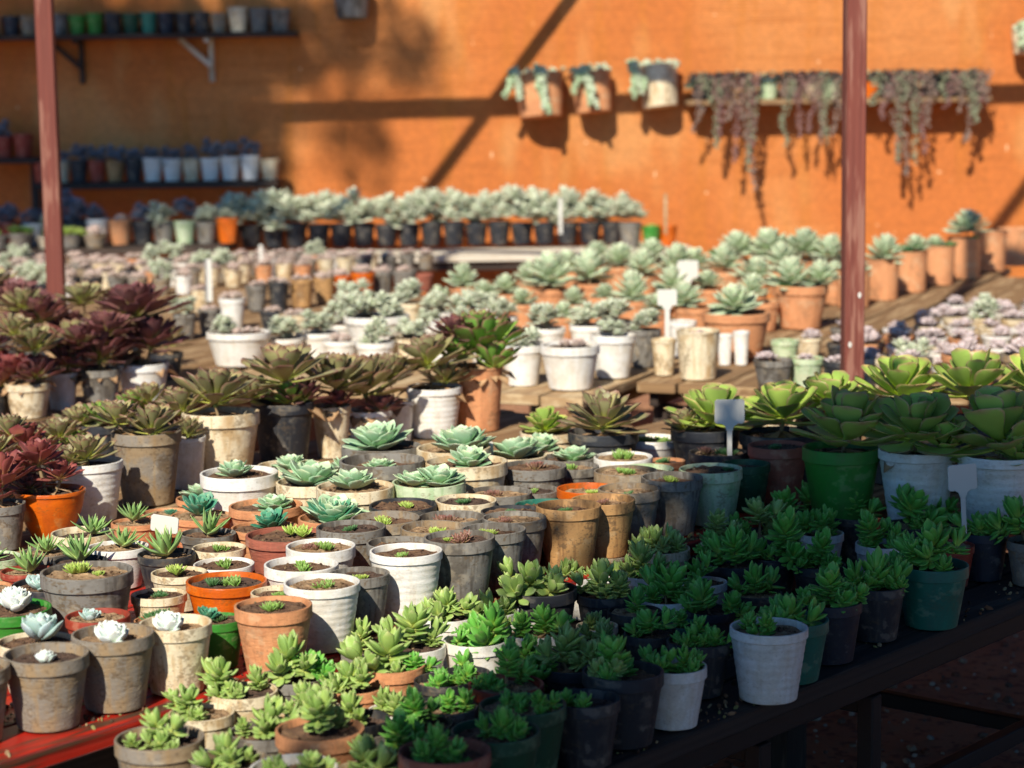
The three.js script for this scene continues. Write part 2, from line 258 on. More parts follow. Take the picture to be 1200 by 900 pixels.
const unitStem = new THREE.CylinderGeometry(0.8, 1, 1, 8, 1); unitStem.translate(0, 0.5, 0);
function leafMatrix(y, r, yaw, pitch, len, wid = 1, roll = 0) {
  return new THREE.Matrix4().makeTranslation(0, y, 0).multiply(new THREE.Matrix4().makeRotationY(yaw)).multiply(new THREE.Matrix4().makeTranslation(0, 0, r)).multiply(new THREE.Matrix4().makeRotationX(-pitch)).multiply(new THREE.Matrix4().makeRotationZ(roll)).multiply(new THREE.Matrix4().makeScale(len * wid, len, len));
}
const GOLD = 2.39996;
function rosetteList(f, { n, inner = 80, outer = 10, lmin = 0.2, lmax = 0.5, high = 0.1, r0 = 0.01, r1 = 0.05, wid = 1, geo, pow = 0.75 }) {
  const L = []; for (let i = 0; i < n; i++) { const q = (i + 0.5) / n, t = Math.pow(q, pow); L.push([pick(geo, f), leafMatrix(high * (1 - q), lerp(r0, r1, q), i * GOLD + (f() - 0.5) * 0.25, (lerp(inner, outer, t) + (f() - 0.5) * 9) * DEG, lerp(lmin, lmax, Math.pow(q, 0.6)) * (0.93 + 0.14 * f()), wid, (f() - 0.5) * 0.2), Math.floor(f() * 3)]); } return L;
}
function sprigList(f, { layers = 7, per = 5, h = 0.7, len = 0.3, geo, lowPlump = 1.15, r = 0.02 }) {
  const L = []; let k = 0; for (let i = 0; i < layers; i++) { const q = i / (layers - 1), c = i === layers - 1 ? per + 2 : per; for (let j = 0; j < c; j++, k++) { const top = smooth(0.45, 1, q); L.push([pick(geo, f), leafMatrix(h * (0.08 + 0.8 * q) + (f() - 0.5) * h / layers, r, k * GOLD + (f() - 0.5) * 0.3, (lerp(2, 44, top) + (i === layers - 1 ? (j % 3) * 14 : 0) + (f() - 0.5) * 16) * DEG, len * lerp(0.8, 1.12, q) * (0.85 + 0.3 * f()), lerp(lowPlump, 0.95, q), 0), Math.floor(f() * 3)]); } } return L;
}
// one plant from a list of leaves: separate leaf meshes under a heart, or all leaves joined where they are too small to pick apart
const heart = new THREE.IcosahedronGeometry(0.035, 1), heartMat = new THREE.MeshStandardMaterial({ color: 0x7c8a4a, roughness: 0.8 });
function plantFrom(list, name, mats, single, stem) {
  if (single) {
    const o = shade(new THREE.Mesh(stem || heart, stem ? stemGreen : heartMat)); o.name = name;
    for (const [g, m, k] of list) { const l = shade(new THREE.Mesh(g, mats[k])); l.name = 'leaf'; l.matrix.copy(m); l.matrix.decompose(l.position, l.quaternion, l.scale); o.add(l); }
    return o;
  }
  const gs = list.map(([g, m, k]) => { const q = g.clone().applyMatrix4(m), c = q.attributes.color, s = [1, 0.86, 1.12][k]; for (let i = 0; i < c.array.length; i++) c.array[i] *= s; return q; });
  const o = shade(new THREE.Mesh(mergeGeometries(gs), mats[0])); o.name = name; return o;
}
const leafSet = (o, k = 3) => { const a = []; for (let i = 0; i < k; i++) a.push(leafGeo({ ...o, w: o.w * (1 + (i - 0.5) * 0.14), curl: (o.curl || 0) + (i - 0.5) * 0.06, v: [0, 1, -1, 0.5][i] })); return a; };
const LF = {
  ech: leafSet({ p: 'ech', w: 0.58, t: 0.09, cup: 0.2, curl: 0.12, base: 0xb5c49a, blade: 0x9ab893, edge: 0xd2d8b6, tipFrom: 0.8 }),
  echD: leafSet({ p: 'ech', w: 0.48, t: 0.09, cup: 0.22, curl: 0.1, base: 0x7fa07a, blade: 0x45866a, edge: 0x7fa07a }),
  pale: leafSet({ p: 'ech', w: 0.5, t: 0.13, cup: 0.15, curl: 0.12, base: 0xaab48e, blade: 0xaebb98, edge: 0xcdcaa8, n: 5, m: 6 }),
  grey: leafSet({ p: 'plump', w: 0.62, t: 0.2, cup: 0.1, curl: 0.12, base: 0xa2a98c, blade: 0xb5bba0, edge: 0xcdc8ae, n: 4, m: 6 }),
  pink: leafSet({ p: 'plump', w: 0.55, t: 0.2, cup: 0.1, curl: 0.12, base: 0xa39a86, blade: 0xb8a698, edge: 0xc9aa9e, n: 4, m: 6 }),
  lav: leafSet({ p: 'plump', w: 0.55, t: 0.2, cup: 0.12, curl: 0.12, base: 0xb0a8a0, blade: 0xc0b2ae, edge: 0xccb4ae, n: 4, m: 6 }),
  dusk: leafSet({ p: 'plump', w: 0.55, t: 0.2, cup: 0.1, curl: 0.12, base: 0x5d6670, blade: 0x68727e, edge: 0x8a828c, n: 4, m: 6 }),
  ghost: leafSet({ p: 'plump', w: 0.62, t: 0.26, cup: 0.08, curl: 0.22, base: 0xb9c4c0, blade: 0xd3dad6, edge: 0xdde0da }),
  ghostB: leafSet({ p: 'plump', w: 0.62, t: 0.26, cup: 0.08, curl: 0.22, base: 0x97aaa8, blade: 0xa9bcba, edge: 0xc0cac4 }),
  seed: leafSet({ p: 'jade', w: 0.34, t: 0.16, curl: 0.15, base: 0x86a04a, blade: 0x6f9440, edge: 0x9aa860, n: 4, m: 5 }),
  seedL: leafSet({ p: 'jade', w: 0.34, t: 0.16, curl: 0.15, base: 0xa0b050, blade: 0x93ad48, edge: 0xb4ba64, n: 4, m: 5 }),
  seedR: leafSet({ p: 'jade', w: 0.36, t: 0.16, curl: 0.15, base: 0x8a7a4a, blade: 0x7c5c48, edge: 0x7c4642, n: 4, m: 5 }),
  seedD: leafSet({ p: 'jade', w: 0.34, t: 0.16, curl: 0.15, base: 0x5c7a40, blade: 0x3f6a38, edge: 0x5c7848, n: 4, m: 5 }),
  spike: leafSet({ p: 'spike', w: 0.26, t: 0.08, cup: 0.3, curl: 0.16, base: 0xa8b876, blade: 0x7c9c5a, edge: 0xa9b070 }),
  jade: leafSet({ p: 'jade', w: 0.46, t: 0.22, cup: 0.1, curl: 0.16, base: 0xa3ac58, blade: 0x87a052, edge: 0xa8ae70 }, 3),
  jadeD: leafSet({ p: 'jade', w: 0.46, t: 0.22, cup: 0.1, curl: 0.16, base: 0x9cb850, blade: 0x5f9e3c, edge: 0x86ab56 }, 3),  // same sprig leaf, recoloured for plants standing in shade
  aeoG: leafSet({ p: 'aeo', w: 0.62, t: 0.05, cup: 0.28, curl: 0.2, base: 0xbfcc58, blade: 0x9bb356, edge: 0xb5936e, tipFrom: 0.96, n: 9, m: 10 }, 3),
  aeoO: leafSet({ p: 'aeo', w: 0.4, t: 0.05, cup: 0.25, curl: 0.1, base: 0xb0b455, blade: 0x948f64, edge: 0x805850, tipFrom: 0.88 }, 3),
  aeoV: leafSet({ p: 'aeo', w: 0.4, t: 0.05, cup: 0.25, curl: 0.1, base: 0xa9bd50, blade: 0x7ba548, edge: 0x94525a, tipFrom: 0.93 }, 3),
  aeoP: leafSet({ p: 'aeo', w: 0.42, t: 0.05, cup: 0.25, curl: 0.08, base: 0x9c9a4c, blade: 0x7c5450, edge: 0x683a3e, tipFrom: 0.88 }, 3),
  aeoR: leafSet({ p: 'aeo', w: 0.46, t: 0.06, cup: 0.25, curl: 0.08, base: 0xa08050, blade: 0x96564e, edge: 0x7c3a3e, tipFrom: 0.88 }, 3),
};
const dryLeaf = leafGeo({ p: 'aeo', w: 0.45, t: 0.04, cup: 0.5, curl: -0.25, base: 0x9a7a54, blade: 0xb2906a, edge: 0x8a6848, n: 4, m: 6 });
const KIND = {}, what = {};
function kind(key, text, count, make) { KIND[key] = []; for (let i = 0; i < count; i++) KIND[key].push(make(rng(key.length * 1000 + key.charCodeAt(0) * 31 + key.charCodeAt(key.length - 1) * 7 + i * 113), i)); what[key] = text; }
kind('ech', 'a large blue-green rosette', 3, (f) => plantFrom(rosetteList(f, { n: 38, inner: 82, outer: 6, lmin: 0.16, lmax: 0.52, high: 0.1, geo: LF.ech }), 'rosette', leafMat, true));
kind('echD', 'a dark teal rosette', 2, (f) => plantFrom(rosetteList(f, { n: 26, inner: 80, outer: 22, lmin: 0.16, lmax: 0.52, high: 0.1, geo: LF.echD }), 'rosette', leafMat, true));
kind('ghost', 'a chalky white rosette', 3, (f) => plantFrom(rosetteList(f, { n: 34, inner: 76, outer: 14, lmin: 0.2, lmax: 0.44, high: 0.18, geo: LF.ghost }), 'rosette', leafMat, true));
kind('ghostB', 'a pale blue-grey rosette', 2, (f) => plantFrom(rosetteList(f, { n: 24, inner: 78, outer: 26, lmin: 0.2, lmax: 0.5, high: 0.16, geo: LF.ghostB }), 'rosette', leafMat, true));
kind('pale', 'a pale green rosette', 4, (f) => plantFrom(rosetteList(f, { n: 38, inner: 84, outer: -8, lmin: 0.2, lmax: 0.5, high: 0.34, geo: LF.pale }), 'rosette', leafMat, false));
for (const [k, t] of [['seed', 'a tiny green seedling'], ['seedL', 'a tuft of lime green seedlings'], ['seedR', 'a tiny reddish seedling'], ['seedD', 'a tiny dark green seedling']])
  kind(k, t, 3, (f) => { const L = []; for (let c = 0; c < 4; c++) { const m = new THREE.Matrix4().makeTranslation((f() - 0.5) * 0.5, 0, (f() - 0.5) * 0.5).multiply(new THREE.Matrix4().makeScale(0.68, 0.68, 0.68)); for (const e of rosetteList(f, { n: 15, inner: 84, outer: 24, lmin: 0.2, lmax: 0.48, high: 0.05, geo: LF[k] })) L.push([e[0], m.clone().multiply(e[1]), e[2]]); } return plantFrom(L, 'seedling', leafMat, false); });
kind('spike', 'a spiky narrow-leaved rosette', 4, (f) => plantFrom(rosetteList(f, { n: 19, inner: 86, outer: 20, lmin: 0.38, lmax: 0.56, high: 0.06, geo: LF.spike }), 'rosette', leafMat, true));
const twig = (h) => { const g = new THREE.CylinderGeometry(0.018, 0.03, h * 0.9, 6); g.translate(0, h * 0.45, 0); return g; };
for (const [k, geo] of [['j', LF.jade], ['d', LF.jadeD]]) {  // j sprigs carry the sunlit leaf colour, d sprigs the shaded one
  const sprig = (f, i, single) => {
    const h = [0.26, 0.36, 0.3, 0.48, 0.58][i], o = plantFrom(sprigList(f, { layers: [4, 5, 5, 6, 7][i], per: 6, h, len: 0.37, geo, r: 0.03 }), 'sprig', leafMat, single, twig(h));
    const n = [3, 2, 3, 2, 1][i]; for (let c = 0; c < n; c++) { const a = c * 2.2 + f() * 1.2, s = plantFrom(sprigList(f, { layers: 3, per: 5, h: 0.22, len: 0.34, geo, r: 0.02 }), 'side_shoot', leafMat, false); s.position.set(Math.cos(a) * 0.36, -0.02, Math.sin(a) * 0.36); s.rotation.set(Math.sin(a) * 0.45, 0, -Math.cos(a) * 0.45); s.scale.setScalar(0.85 + 0.4 * f()); o.add(s); }
    return o;
  };
  kind(k, 'a plump-leaved green sprig', 5, (f, i) => sprig(f, i, true));
  kind(k + 'm', 'a plump-leaved green sprig', 5, (f, i) => plantFrom(sprigList(f, { layers: 4 + (i % 3), per: 6, h: 0.24 + 0.06 * i, len: 0.38, geo, r: 0.03 }), 'sprig', leafMat, false));
}
for (const [k, t, n, o] of [['aeoG', 'broad green aeonium rosettes', 25, -10], ['aeoO', 'an olive aeonium', 32, 0], ['aeoV', 'a vivid green aeonium', 30, 14], ['aeoP', 'a dark maroon aeonium', 38, -4], ['aeoR', 'a wine red aeonium', 30, 2]])
  kind(k, t, 3, (f) => plantFrom(rosetteList(f, { n, inner: k === 'aeoG' ? 66 : 80, outer: o, lmin: k === 'aeoG' ? 0.3 : 0.2, lmax: 0.54, high: 0.16, geo: LF[k], pow: 0.85 }), 'rosette', thinMat, true));
for (const [k, t, geo] of [['grey', 'pale grey-green branching rosettes', LF.grey], ['dusk', 'dusky blue-grey rosettes', LF.dusk]])
  kind(k, t, 4, (f) => { const L = []; for (let c = 0; c < 8; c++) { const a = c * GOLD, r = c ? 0.3 : 0, m = new THREE.Matrix4().makeTranslation(Math.cos(a) * r, (c % 2 ? 0 : 0.3) + f() * 0.3, Math.sin(a) * r).multiply(new THREE.Matrix4().makeScale(0.62, 0.62, 0.62)); for (const e of rosetteList(f, { n: 13, inner: 78, outer: -12, lmin: 0.24, lmax: 0.5, high: 0.22, geo })) L.push([e[0], m.clone().multiply(e[1]), e[2]]); } return plantFrom(L, 'rosette_cluster', leafMat, false); });
for (const [k, t, geo] of [['pink', 'a small pinkish grey rosette', LF.pink], ['lav', 'small pale lavender rosettes', LF.lav]])
  kind(k, t, 4, (f) => { const L = []; for (let c = 0; c < 3; c++) { const m = new THREE.Matrix4().makeTranslation((f() - 0.5) * 0.55, f() * 0.1, (f() - 0.5) * 0.55).multiply(new THREE.Matrix4().makeScale(0.7, 0.7, 0.7)); for (const e of rosetteList(f, { n: 16, inner: 80, outer: 6, lmin: 0.22, lmax: 0.5, high: 0.16, geo })) L.push([e[0], m.clone().multiply(e[1]), e[2]]); } return plantFrom(L, 'rosette', leafMat, false); });
what.none = 'bare soil';

// ---------------------------------------------------------------- potted plants from lines: x y width pot[style] aspect plants
// x, y: centre of the rim in the photograph; the depth follows from the surface at height h that the pot stands on
const all = [];
function pots(h, place, group, text, { category = 'potted plant', name = 'potted_succulent', ...more } = {}) {
  for (const line of text.trim().split('\n')) {
    const [spec, own] = line.trim().split('#'), [x, y, w, pk, a, ...pl] = spec.trim().split(/\s+/); if (!pl.length && !pk) continue;
    all.push({ x: +x, y: +y, w: +w, k: pk[0], style: pk[1] || 's', a: +a || 0.9, plants: pl.map((s) => { const [kd, pw, dx = 0, lift = 0, dz = 0] = s.split(','); return { kd, pw: +pw, dx: +dx, lift: +lift, dz: +dz }; }), h, place, group, category, name, own: own && own.trim(), ...more });
  }
}
function fillOut() {   // a few more shoots in the sprig pots that have room
  const f = rng(4242); for (const o of all) { const k = o.plants[0] && o.plants[0].kd; if (!/^[jd]m?$/.test(k || '') || o.plants.length > 2) continue; const n = o.w > 66 ? 1 : f() < 0.45 ? 1 : 0; for (let i = 0; i < n; i++) { const a = f() * 6.28; o.plants.push({ kd: k[0] + 'm', pw: lerp(26, 38, f()), dx: Math.cos(a) * o.w * 0.3, lift: 0, dz: Math.sin(a) * o.w * 0.3 }); } }
}
function settle() {
  for (const o of all) {
    const r = ray(o.x, o.y), t = o.depth ? o.depth / -r.z : (EYE - o.h) / (o.a * o.w / FPX - r.y); o.t = t; o.d = o.w * t / FPX; o.px = r.x * t; o.pz = r.z * t; o.ox = o.px; o.oz = o.pz;
  }
  const f = rng(77);
  for (let it = 0; it < 60; it++) for (let i = 0; i < all.length; i++) for (let j = i + 1; j < all.length; j++) {
    const a = all[i], b = all[j]; if (Math.abs(a.h - b.h) > 0.05 || a.fixed && b.fixed) continue; const dx = b.px - a.px, dz = b.pz - a.pz, need = (a.d + b.d) * 0.5 * 0.985, q = dx * dx + dz * dz; if (q >= need * need) continue;
    const l = Math.sqrt(q) || 1e-4, m = (need - l) * 0.25; a.px -= dx / l * m; a.pz -= dz / l * m; b.px += dx / l * m; b.pz += dz / l * m;
  }
}
const BOOST = { ech: 1.22, echD: 1.2, seed: 1.25, seedL: 1.25, seedR: 1.25, seedD: 1.25, aeoG: 1.22, aeoO: 1.22, aeoV: 1.1, aeoP: 1.2, aeoR: 1.25, j: 1.03, d: 1.03, jm: 1.0, dm: 1.0, grey: 1.15, pale: 1.22, spike: 1.1, ghost: 1.08, ghostB: 1.05 };
const sizeWord = (d) => d > 0.165 ? 'large ' : d < 0.085 ? 'small ' : '';
const nameFor = (k) => /^aeo/.test(k) ? 'potted_aeonium' : /^[jd]m?$/.test(k) ? 'potted_sprig_plant' : /^seed/.test(k) ? 'seedling_pot' : /^ech/.test(k) ? 'potted_echeveria' : /^(lav|pink)$/.test(k) ? 'potted_small_rosette' : 'potted_rosette';
const shortPot = (o) => POT[o.k][4].replace(/plastic |dusty |stained |shiny |dull pinkish | with brown stains|bright /g, '');
// labels: look first, then the neighbour that tells it from its look-alikes
function describe() {
  const by = {};
  for (const o of all) {
    const kinds = [...new Set(o.plants.map((p) => p.kd).filter((k) => k !== 'none'))], n = o.plants.length, styleWord = { r: 'ribbed ', b: 'bowl-shaped ', q: '', p: 'plain ' }[o.style] || '';
    let plant = !kinds.length ? (o.nosoil ? 'standing empty' : 'holding only soil') : 'with ' + (what[kinds[0]] + (kinds.length > 1 && what[kinds[1]] !== what[kinds[0]] && n < 4 ? ' and ' + what[kinds[1]] : ''));
    if (/^[jd]m?$/.test(kinds[0] || '')) plant = ['with one green sprig', 'with two green sprigs', 'with three green sprigs', 'with four green sprigs'][Math.min(3, n - 1)];
    const raw = (s) => s.split(' ').length;
    o.label = `${sizeWord(o.d)}${styleWord}${POT[o.k][4]} ${plant} ${o.place}`;
    if (raw(o.label) > 16) o.label = `${styleWord}${shortPot(o)} with ${what[kinds[0]] || ''} ${o.place}`; if (raw(o.label) > 16) o.label = `${shortPot(o)} with ${what[kinds[0]]} ${o.place}`;
    if (raw(o.label) > 16) o.label = `${shortPot(o)} ${plant} ${o.place}`; if (raw(o.label) > 16) o.label = `${shortPot(o)} with ${what[kinds[0]] || 'soil'} in the crowd`;
    if (o.own) o.label = o.own;
    (by[o.label] ||= []).push(o);
  }
  const near = (o) => all.filter((q) => q !== o && Math.abs(q.h - o.h) < 0.1 && Math.hypot(q.px - o.px, q.pz - o.pz) < (q.d + o.d) * 0.5 * 1.35);
  for (const key in by) { const set = by[key]; if (set.length < 2) continue;
    const opts = new Map(set.map((o) => [o, [...new Set(near(o).map(shortPot))]]));
    for (const o of set) { if (key.split(' ').length > 11) break; const only = opts.get(o).find((s) => !set.some((q) => q !== o && opts.get(q).includes(s))); if (only) { o.label = key + ', touching a' + (/^[aeiou]/.test(only) ? 'n ' : ' ') + only; continue; }
      const l = opts.get(o); let done = false; for (let a = 0; a < l.length && !done && key.split(' ').length < 10; a++) for (let b = a + 1; b < l.length && !done; b++) if (!set.some((q) => q !== o && opts.get(q).includes(l[a]) && opts.get(q).includes(l[b]))) { o.label = `${key}, between ${l[a]} and ${l[b]}`; done = true; } }
  }
}
function build(o) {
  const { k, style, a, d } = o, P = POT[k], f = rng(Math.round(o.x * 31 + o.y * 1009)), first = o.plants[0], kd = first ? first.kd : 'none';
  const empty = !first || kd === 'none', t = new THREE.Group();
  t.name = numbered(empty ? 'empty_pot' : nameFor(kd)); t.position.set(o.px, o.h + 0.001, o.pz); t.rotation.y = o.turn ?? f() * 6.283; t.scale.setScalar(d); scene.add(t);
  tag(t, o.label, empty ? 'pot' : o.category, o.group);
  const G = potGeo(style, a * [0.95, 1, 1.04][Math.floor(f() * 3)]), mat = potMat[k]; t.rotation.x = (f() - 0.5) * 0.02; t.rotation.z = (f() - 0.5) * 0.03;
  const body = part('pot', G.body, mat, t); part('rim', G.rim, mat, body);
  const ly = G.a * (o.full ?? lerp(0.85, 0.93, f()));
  if (!o.nosoil) part('soil', soilGeos[Math.floor(f() * 6)], soilMats[0], t, [0, ly, 0], [0, f() * 6, 0], 0.435);
  const inv = -t.rotation.y, sc = 1 / o.w;
  for (const p of o.plants) {
    if (p.kd === 'none') continue;
    const list = KIND[p.kd], src = list[Math.floor(f() * list.length)], s = p.pw * sc * (BOOST[p.kd] || 1), dx = p.dx * sc, dz = p.dz * sc, lx = Math.cos(inv) * dx + Math.sin(inv) * dz, lz = -Math.sin(inv) * dx + Math.cos(inv) * dz, lift = p.lift * sc, head = src.clone();
    head.position.set(lx, ly + 0.005 + lift, lz); const lean = /^[jd]m?$/.test(p.kd) ? 0.75 : 0.34; head.rotation.set((f() - 0.5) * lean, f() * 6.283, (f() - 0.5) * lean); head.scale.set(s * (0.9 + 0.2 * f()), s * (0.82 + 0.36 * f()), s * (0.9 + 0.2 * f())); t.add(head);
    if (lift > 0.03) { const bx = lx * 0.35, bz = lz * 0.35, dir = V(lx - bx, lift + 0.04, lz - bz), L = dir.length(), st = part('stem', unitStem, stemMat, t, [bx, ly - 0.01, bz], null, [0.028, L, 0.028]); st.quaternion.setFromUnitVectors(V(0, 1, 0), dir.normalize()); }
    if (/^aeo/.test(p.kd)) for (let i = 0; i < 5; i++) { const l = part('dry_leaf', dryLeaf, leafMat[0], t, [lx * 0.6, ly + 0.04 + lift * 0.25 * f(), lz * 0.6], [0.15, f() * 6.28, 0], s * (0.3 + 0.15 * f())); l.rotation.order = 'YXZ'; }
  }
  return t;
}

// ---------------------------------------------------------------- the red bench: row along its edge
pots(RED_H, 'on the red bench edge', 'pots lined up along the red bench edge', `
-25 779 100 B .9 seedD,20
50 761 100 B .92 ghost,30,0,0,4 # stained grey pot with a tiny chalky white rosette on the red bench edge
128 743 97 B .92 ghost,50,-2,0,3
200 734 86 C .92 ghost,48,-8,0,0
265 726 60 E .95 echD,30,-13,2 seedD,26,4
311 704 92 R .92 seed,28,-2,0,4
367 675 90 Wr .92 seedR,22,-2 seed,26,4
421 672 72 G .95 seedL,18,2,0,8
480 644 86 Wr .92 seed,18,-4,0,4
526 631 84 G .92 seedR,32,4,0,2 seedL,14,-14,2
580 621 76 G .92 seedL,24,-8
611 605 76 G .92 seedR,24,-8
656 594 77 T .92 seedD,20,-2
695 582 76 T .92 seedR,18,0,2
731 570 74 B .92 seedD,12
786 559 73 G .92 seedL,24,3,0,-4
832 546 75 P .92 seedD,16,20,0,-4
882 541 58 D .95 none
904 522 71 F .95 seedD,20,0,0,0
986 524 92 E .9 aeoG,98,4,12
1077 530 92 Wr .9 aeoG,112,-4,14 aeoG,60,30,3,10 # large ribbed white pot of broad green aeonium next to the bright green pot
1168 535 98 Wr .85 aeoG,104,4,16 aeoG,62,20,3,14 # large ribbed white pot of broad green aeonium behind the cream label
`);
// ---------------------------------------------------------------- the crowd of pots on the red bench
pots(RED_H, 'amid the red bench', 'pots crowding the red bench', `
437 526 96 G .8 ech,76,-3,1
517 527 88 C .8 ech,62,10,1
607 530 72 C .8 ech,60,0,1
462 539 100 G .8 ech,32,-2
542 547 100 C .8 ech,50,4,1
603 553 80 G .8 seedR,26,6
375 545 78 C .8 ech,40,2,1
303 556 92 W .8 ech,38,-5,1
372 574 82 C .8 ech,68,0,1
386 600 84 R .7 ech,62,0,1 echD,60,-4,0
446 567 92 C .8 ech,44,-3,1
500 570 88 P .8 ech,56,12,1 ech,40,-18,1
574 571 78 G .8 seedR,24,-6
527 581 72 C .85 seedD,20
470 590 80 K .8 seedL,20,4
527 602 80 G .8 seedR,30,-4
578 594 72 K .8 seedD,18
438 604 82 B .85 seedL,26,-3
383 619 82 G .85 seedD,20,3
458 628 80 G .85 seedR,22
508 614 78 B .85 seedL,24,6
305 631 95 F .6 seedL,36,12,2
379 641 82 W .8 seedR,26,-10 seed,26,4
340 658 88 W .8 seed,26,-3
315 588 86 R .6 ech,44,10,1
330 612 80 R .6 echD,44,8,3
730 528 69 W .7 seed,28
771 517 69 W .7 seed,24,-6 seed,22,12
668 534 66 G .7 ech,42,8,1
671 548 62 G .8 seed,22,-8
722 556 76 B .8 seed,24
758 549 64 P .8 seed,20,-4
776 541 44 R .8 seedD,22,0,2
659 568 71 O .8 seedL,18,5
597 588 72 L .8 seedD,14
590 577 66 G .8 seed,16
836 524 68 K .7 seedR,22,-16,2 seedD,26,6 seedD,20,16
656 506 68 C .75 aeoG,46,-4,3 seedL,20,-12
730 506 84 K .75 aeoO,84,0,10
812 506 84 K .75 aeoG,84,8,8 aeoO,50,-24,4
902 510 92 K .7 aeoG,92,6,18
139 665 108 G .8 seedL,42,-17,2 seedL,22,18
233 681 96 O .62 seed,30,6 seedD,26,-14
264 658 72 W .6 seed,22
66 688 92 K .6 ghostB,40,-12,0,4 ghost,34,4,2
12 709 96 E .7 ghost,50,4,4
115 720 76 M .7 ghostB,30,-10
160 721 50 R .6 seedD,34,0,2
42 748 92 C .7 ghostB,62,4,8
155 637 72 W .7 spike,50,6,4
105 629 74 C .7 spike,44,12,6
222 641 68 K .7 spike,62,0,4
48 649 62 G .7 spike,44,0,4
93 659 64 K .7 spike,52,0,4
30 669 62 M .6 spike,46,4,4
6 652 66 P .7 spike,40,-4
262 627 66 G .7 spike,46,0,4
212 668 66 C .7 seedL,36,-4,2
160 610 60 R .6 spike,44,-4,6
200 600 56 R .5 echD,18,6
255 586 62 R .6 ech,42,0,1
280 600 72 R .6 echD,44,-2,4
2 690 74 R .7 none
290 642 64 C .7 seed,22
340 690 70 C .8 seed,18
190 700 66 C .7 seedD,20
420 552 72 C .8 ech,40
345 570 66 W .8 ech,40,0,1
640 523 64 C .7 ech,38
700 515 60 C .7 seed,18
`);
// ---------------------------------------------------------------- big pots of aeonium at the back of the red bench
pots(RED_H, 'at the back of the red bench', 'aeonium pots at the back of the red bench', `
0 587 60 G .95 aeoR,64,4,26 aeoR,50,-10,6
58 571 84 Ob .72 aeoR,58,-12,34 aeoR,52,-38,24 aeoR,42,14,16 aeoP,40,-24,4
103 537 83 Wr .9 aeoO,62,0,8 aeoO,44,-22,4
171 505 82 B 1.05 aeoO,66,6,4 aeoO,56,-34,16
226 510 44 Wr 1.4 aeoO,40,0,4
251 480 92 C .92 aeoO,100,-6,16 aeoO,60,-44,6
331 471 74 K 1.0 aeoO,100,4,30 aeoV,60,10,8 aeoO,64,-36,12 aeoP,50,26,10
388 472 46 C 1.4 aeoO,78,6,24 aeoR,40,10,4
432 478 54 Wr .9 aeoO,80,-4,22 aeoP,44,14,2
470 467 36 W 1.4 aeoO,66,-10,26
506 450 66 Wr .95 aeoO,86,-6,26 aeoO,52,14,8
-14 560 60 K .9 aeoR,60,0,16 aeoO,50,10,30
28 540 64 G .9 aeoR,60,0,14 aeoO,52,-14,28 aeoO,44,24,12
70 522 60 K .9 aeoO,62,0,10 aeoV,44,20,4
122 496 60 K .9 aeoV,56,0,8 aeoO,50,-26,4 aeoP,40,20,2
176 476 60 K .9 aeoO,62,0,10 aeoV,46,-20,4
558 425 64 Rp 1.25 aeoV,100,8,26 aeoV,76,-22,16 aeoP,60,-22,42 aeoV,72,26,34 aeoV,60,4,50 aeoV,64,20,8,14
`);
pots(RED_H, 'behind the green aeoniums', 'aeonium pots behind the green ones', `
985 494 80 G .9 aeoG,80,0,18
1055 492 84 G .9 aeoG,84,0,26
1130 490 90 K .9 aeoG,92,0,32
1195 488 90 K .9 aeoG,92,4,30
915 492 60 C .8 aeoO,60,0,6
`);
